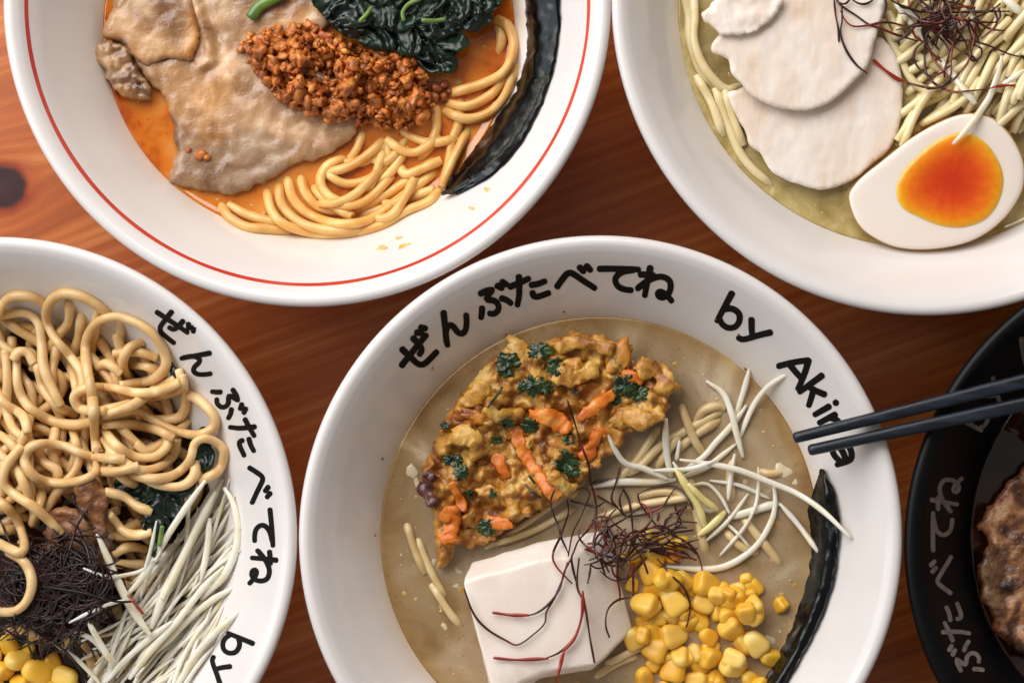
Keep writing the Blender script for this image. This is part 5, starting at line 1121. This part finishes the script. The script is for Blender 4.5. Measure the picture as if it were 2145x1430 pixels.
# dark chili tangle
V, F, P, d = slab(Z5([(60, 640), (180, 520), (380, 500), (600, 560), (720, 720), (720, 900), (560, 1040), (330, 1090), (120, 1020), (20, 840)]), flat(-130), 40, edge=40, grid=8, amp=10, jitter=6, seed=66)  # dark filler lump added for the shadowed depth of the tangle
MAT['nest_shade'] = M('nest_shade', two((16, 7, 5), (40, 18, 11)), scale=160, rough=.35, coat=.2, bump=.6, bscale=500, bdist=.0006)
tag(mesh_obj('nest_shade_lump', V, F, MAT['nest_shade']), 'dark brown filler lump standing for the shaded depth of the black chili nest', 'shade filler')
G_C3 = 'dark chili threads in the lower left bowl'; LC3 = 'glossy black red chili thread in the dense nest above the corn'
for i in range(150):
    a = rng.uniform(0, 6.28); rr = 270 * math.sqrt(rng.random()); x, y = 380 + rr * 1.25 * math.cos(a), 800 + rr * 1.0 * math.sin(a); pts = curl(x, y, rng.uniform(350, 900), rng.uniform(0, 6.28), rng.uniform(-5, 5))
    strand('chili_thread', Z5(pts), 2.3, 'chili_dark', LC3, 'chili thread', G_C3, stiff=30, lift=0, sides=6, sq=0, flat=.6, cap=-90, sink=.5, wob=.2, taper=.2)
for t in [[(60, 520), (172, 590), (222, 720), (190, 850), (110, 925), (0, 930), (-80, 900)], [(-60, 120), (90, 250), (150, 370), (170, 480), (138, 522), (60, 492), (-20, 450)]]: ll(Z5(t), 12, .85, 3)
# corn of the lower left bowl
GK3 = 'corn kernels in the lower left bowl'; LK3 = 'yellow corn kernel at the bottom left corner under the chili nest'
for x, y, s in [(60, 1160, 130), (120, 1265, 165), (260, 1350, 190), (375, 1285, 115), (450, 1390, 170), (20, 1350, 150), (130, 1430, 130), (-60, 1260, 150), (-40, 1430, 140), (330, 1470, 140), (-90, 1150, 120), (200, 1190, 90), (520, 1480, 130)]:
    q = Z5([(x, y)])[0]; kernel(q[0], q[1], s / 3.325 * 1.08, LK3, GK3)
# scallion bundle
G_S3 = 'white scallion bundle in the lower left bowl'; LS3 = 'straight white scallion shred in the bundle against the bowl wall'
BP = np.array([(1500, -20), (1640, 60), (1690, 350), (1660, 700), (1640, 900), (1560, 1150), (1380, 1480), (560, 1480), (760, 1250), (900, 950), (1080, 620), (1250, 300)], float)
for i in range(170):
    while True:
        p = rng.uniform((500, -20), (1700, 1500))
        if in_poly(p[None], BP)[0]: break
    x, y = p; a = rng.normal(2.12 + (.22 if y > 800 else 0) * rng.choice([0, 1, 1]), .11 if rng.random() < .8 else .35); l = rng.uniform(420, 900); b = rng.normal(0, 28)
    pts = [(x + l * s_ * math.cos(a) + b * (1 - 4 * s_ * s_), y + l * s_ * math.sin(a) + b * .5 * (1 - 4 * s_ * s_)) for s_ in (-.5, -.2, .1, .5)]
    ps = Z5(pts)
    if any(math.hypot(q[0] + 5, q[1] - 1124) > 515 for q in ps) or ps[0][1] < 985: continue
    shred(ps, rng.uniform(2.8, 5.6), LS3, G_S3, stiff=80, lift=0, cap=-60, sink=.3)
for t, r in [([(1550, 10), (1450, 200), (1300, 500), (1150, 800), (1050, 1050)], 12), ([(1430, 20), (1300, 200), (1150, 430), (1000, 680), (870, 830)], 9), ([(1500, 100), (1380, 330), (1250, 600), (1130, 850)], 9), ([(1560, 70), (1620, 170), (1655, 330), (1642, 500), (1560, 680), (1400, 850)], 10), ([(1090, 300), (1050, 500), (1000, 680), (980, 830)], 5),
             ([(1400, 720), (1440, 500), (1460, 280)], 8), ([(1640, 760), (1480, 850), (1300, 1000), (1080, 1220)], 9), ([(1670, 930), (1500, 1080), (1350, 1250), (1240, 1450)], 9), ([(1560, 620), (1420, 760), (1250, 980), (1050, 1200), (900, 1400)], 9), ([(480, 1010), (600, 950), (760, 880), (880, 850)], 5), ([(480, 1060), (620, 1110), (720, 1200), (800, 1280)], 6), ([(370, 1150), (520, 1250), (650, 1380), (700, 1440)], 6), ([(880, 920), (840, 1050), (780, 1230), (760, 1330)], 5), ([(740, 1420), (860, 1280), (1040, 1120), (1200, 1000)], 8)]:
    shred(Z5(t), r * .85, LS3, G_S3, stiff=70, cap=-44, sink=.5)
shred(Z5([(678, 390), (750, 560), (820, 720), (900, 880), (970, 990), (1050, 1100)]), 9, 'long white scallion shred leaning from the pork chunk across the bundle', None)
shred(Z5([(580, 630), (740, 690), (860, 680), (1000, 640), (1100, 540)]), 4.5, 'thin curved scallion shred beside the dark chili nest', None)
shred(Z5([(605, 985), (680, 1120), (770, 1280)]), 6.5, 'short white scallion shred between chili nest and corn', None)
for t in [[(100, 950), (260, 1080), (420, 1180), (530, 1290), (590, 1400), (620, 1480)], [(430, 900), (440, 1020), (380, 1130), (300, 1160)], [(300, 760), (560, 800), (800, 860), (940, 860)], [(510, 130), (540, 210), (620, 300)], [(20, 1040), (150, 1130), (300, 1160)]]:
    thread(Z5(t), 'long black red chili thread trailing off the dense nest', 'trailing chili threads in the lower left bowl', 'chili_dark', r=3)
thread(Z5([(890, 820), (950, 890), (1000, 950)]), 'tiny bright red chili tip on the scallion bundle', None, 'chili_red', r=3.4, lift=1)

# ================================================================== black bowl (right edge)
V, F, P, d = slab([(2180, 950), (2150, 975), (2120, 1000), (2085, 1045), (2062, 1075), (2048, 1108), (2068, 1125), (2060, 1165), (2046, 1190), (2052, 1230), (2062, 1262), (2082, 1290), (2080, 1318), (2110, 1345), (2140, 1372), (2230, 1400), (2380, 1360), (2450, 1200), (2400, 1020), (2280, 950)], flat(-150, 2200, 1180, .0, 0), 34, edge=14, grid=7, amp=12, jitter=8, seed=91)
tn = np.ones((len(P), 3))
for k, (x, y) in enumerate(P): tn[k] *= (1 + .25 * fbm(x / 50, y / 50, 3)); tn[k] *= .45 if (1150 < y + 20 * fbm(x / 20, y / 20, 2) < 1290 and x + 20 * fbm(x / 16, y / 16, 5) < 2115) else 1.12; dd_ = d[k]; tn[k] = tn[k] * (np.array([.55, .38, .28]) if dd_ + 8 * fbm(x / 14, y / 14, 8) < 9 else 1)
MAT['roast_pork'] = M('roast_pork', [(.32, lin(38, 20, 12)), (.44, lin(100, 60, 36)), (.55, lin(168, 118, 78)), (.70, lin(210, 172, 132))], scale=75, detail=9, rough=.36, coat=.25, bump=.9, bscale=600, bdist=.0009, bdetail=7, distort=1.5, tint=True)
tag(mesh_obj('roast_pork_slice', V, F, MAT['roast_pork'], cols=np.vstack([tn, tn * .8])), 'browned ragged roast pork slice in the black bowl', 'meat')
spinach_clump((2165, 900, -160), [(2172, 890, 34, 20, .3, -120, 22), (2190, 915, 30, 26, .6, -130, 20)], 'dark green leaf in the black bowl beside the roast pork')

# ================================================================== chopsticks across two bowls
def chopstick(tip, thru, label, h0=6.0):
    a, b = np.array(tip, float), np.array(thru, float); u = (b - a) / np.linalg.norm(b - a); Lpx = 1380
    s = np.r_[np.linspace(0, 60, 7), np.linspace(90, Lpx - 20, 44)]
    rad = np.interp(s, [0, 500, Lpx], [11.8, 17.8, 25])
    P = [(*(a + u * q), h0 + r * .98) for q, r in zip(s, rad)]
    V, F = tube(WA(P), rad * U, 20, 1.0, .0, 0, .55)
    # square off towards the thick end
    V = np.array(V); n = 20; m = len(V) // n; R = V.reshape(m, n, 3); c = R.mean(1, keepdims=True)
    t = np.clip((np.linspace(0, 1, m) - .1) / .25, 0, 1)
    ud = np.array([u[0], -u[1], 0]); sd = np.array([u[1], u[0], 0]); D = R - c
    ss_ = D @ sd; zz = D[..., 2]; rr = np.hypot(ss_, zz) + 1e-12
    f = 1 + ((np.abs(ss_ / rr) ** 6 + np.abs(zz / rr) ** 6) ** (-1 / 6) - 1) * t[:, None] * .92
    R2 = c + D * (f / (1 + .12 * t[:, None]))[..., None]
    tag(mesh_obj('chopstick', R2.reshape(-1, 3), F, MAT['chop']), label, 'chopstick', 'pair of chopsticks')
chopstick((1668, 916), (2145, 798), 'upper black chopstick lying across the black bowl rim')
chopstick((1699, 942), (2145, 846), 'lower black chopstick with its tip further right')
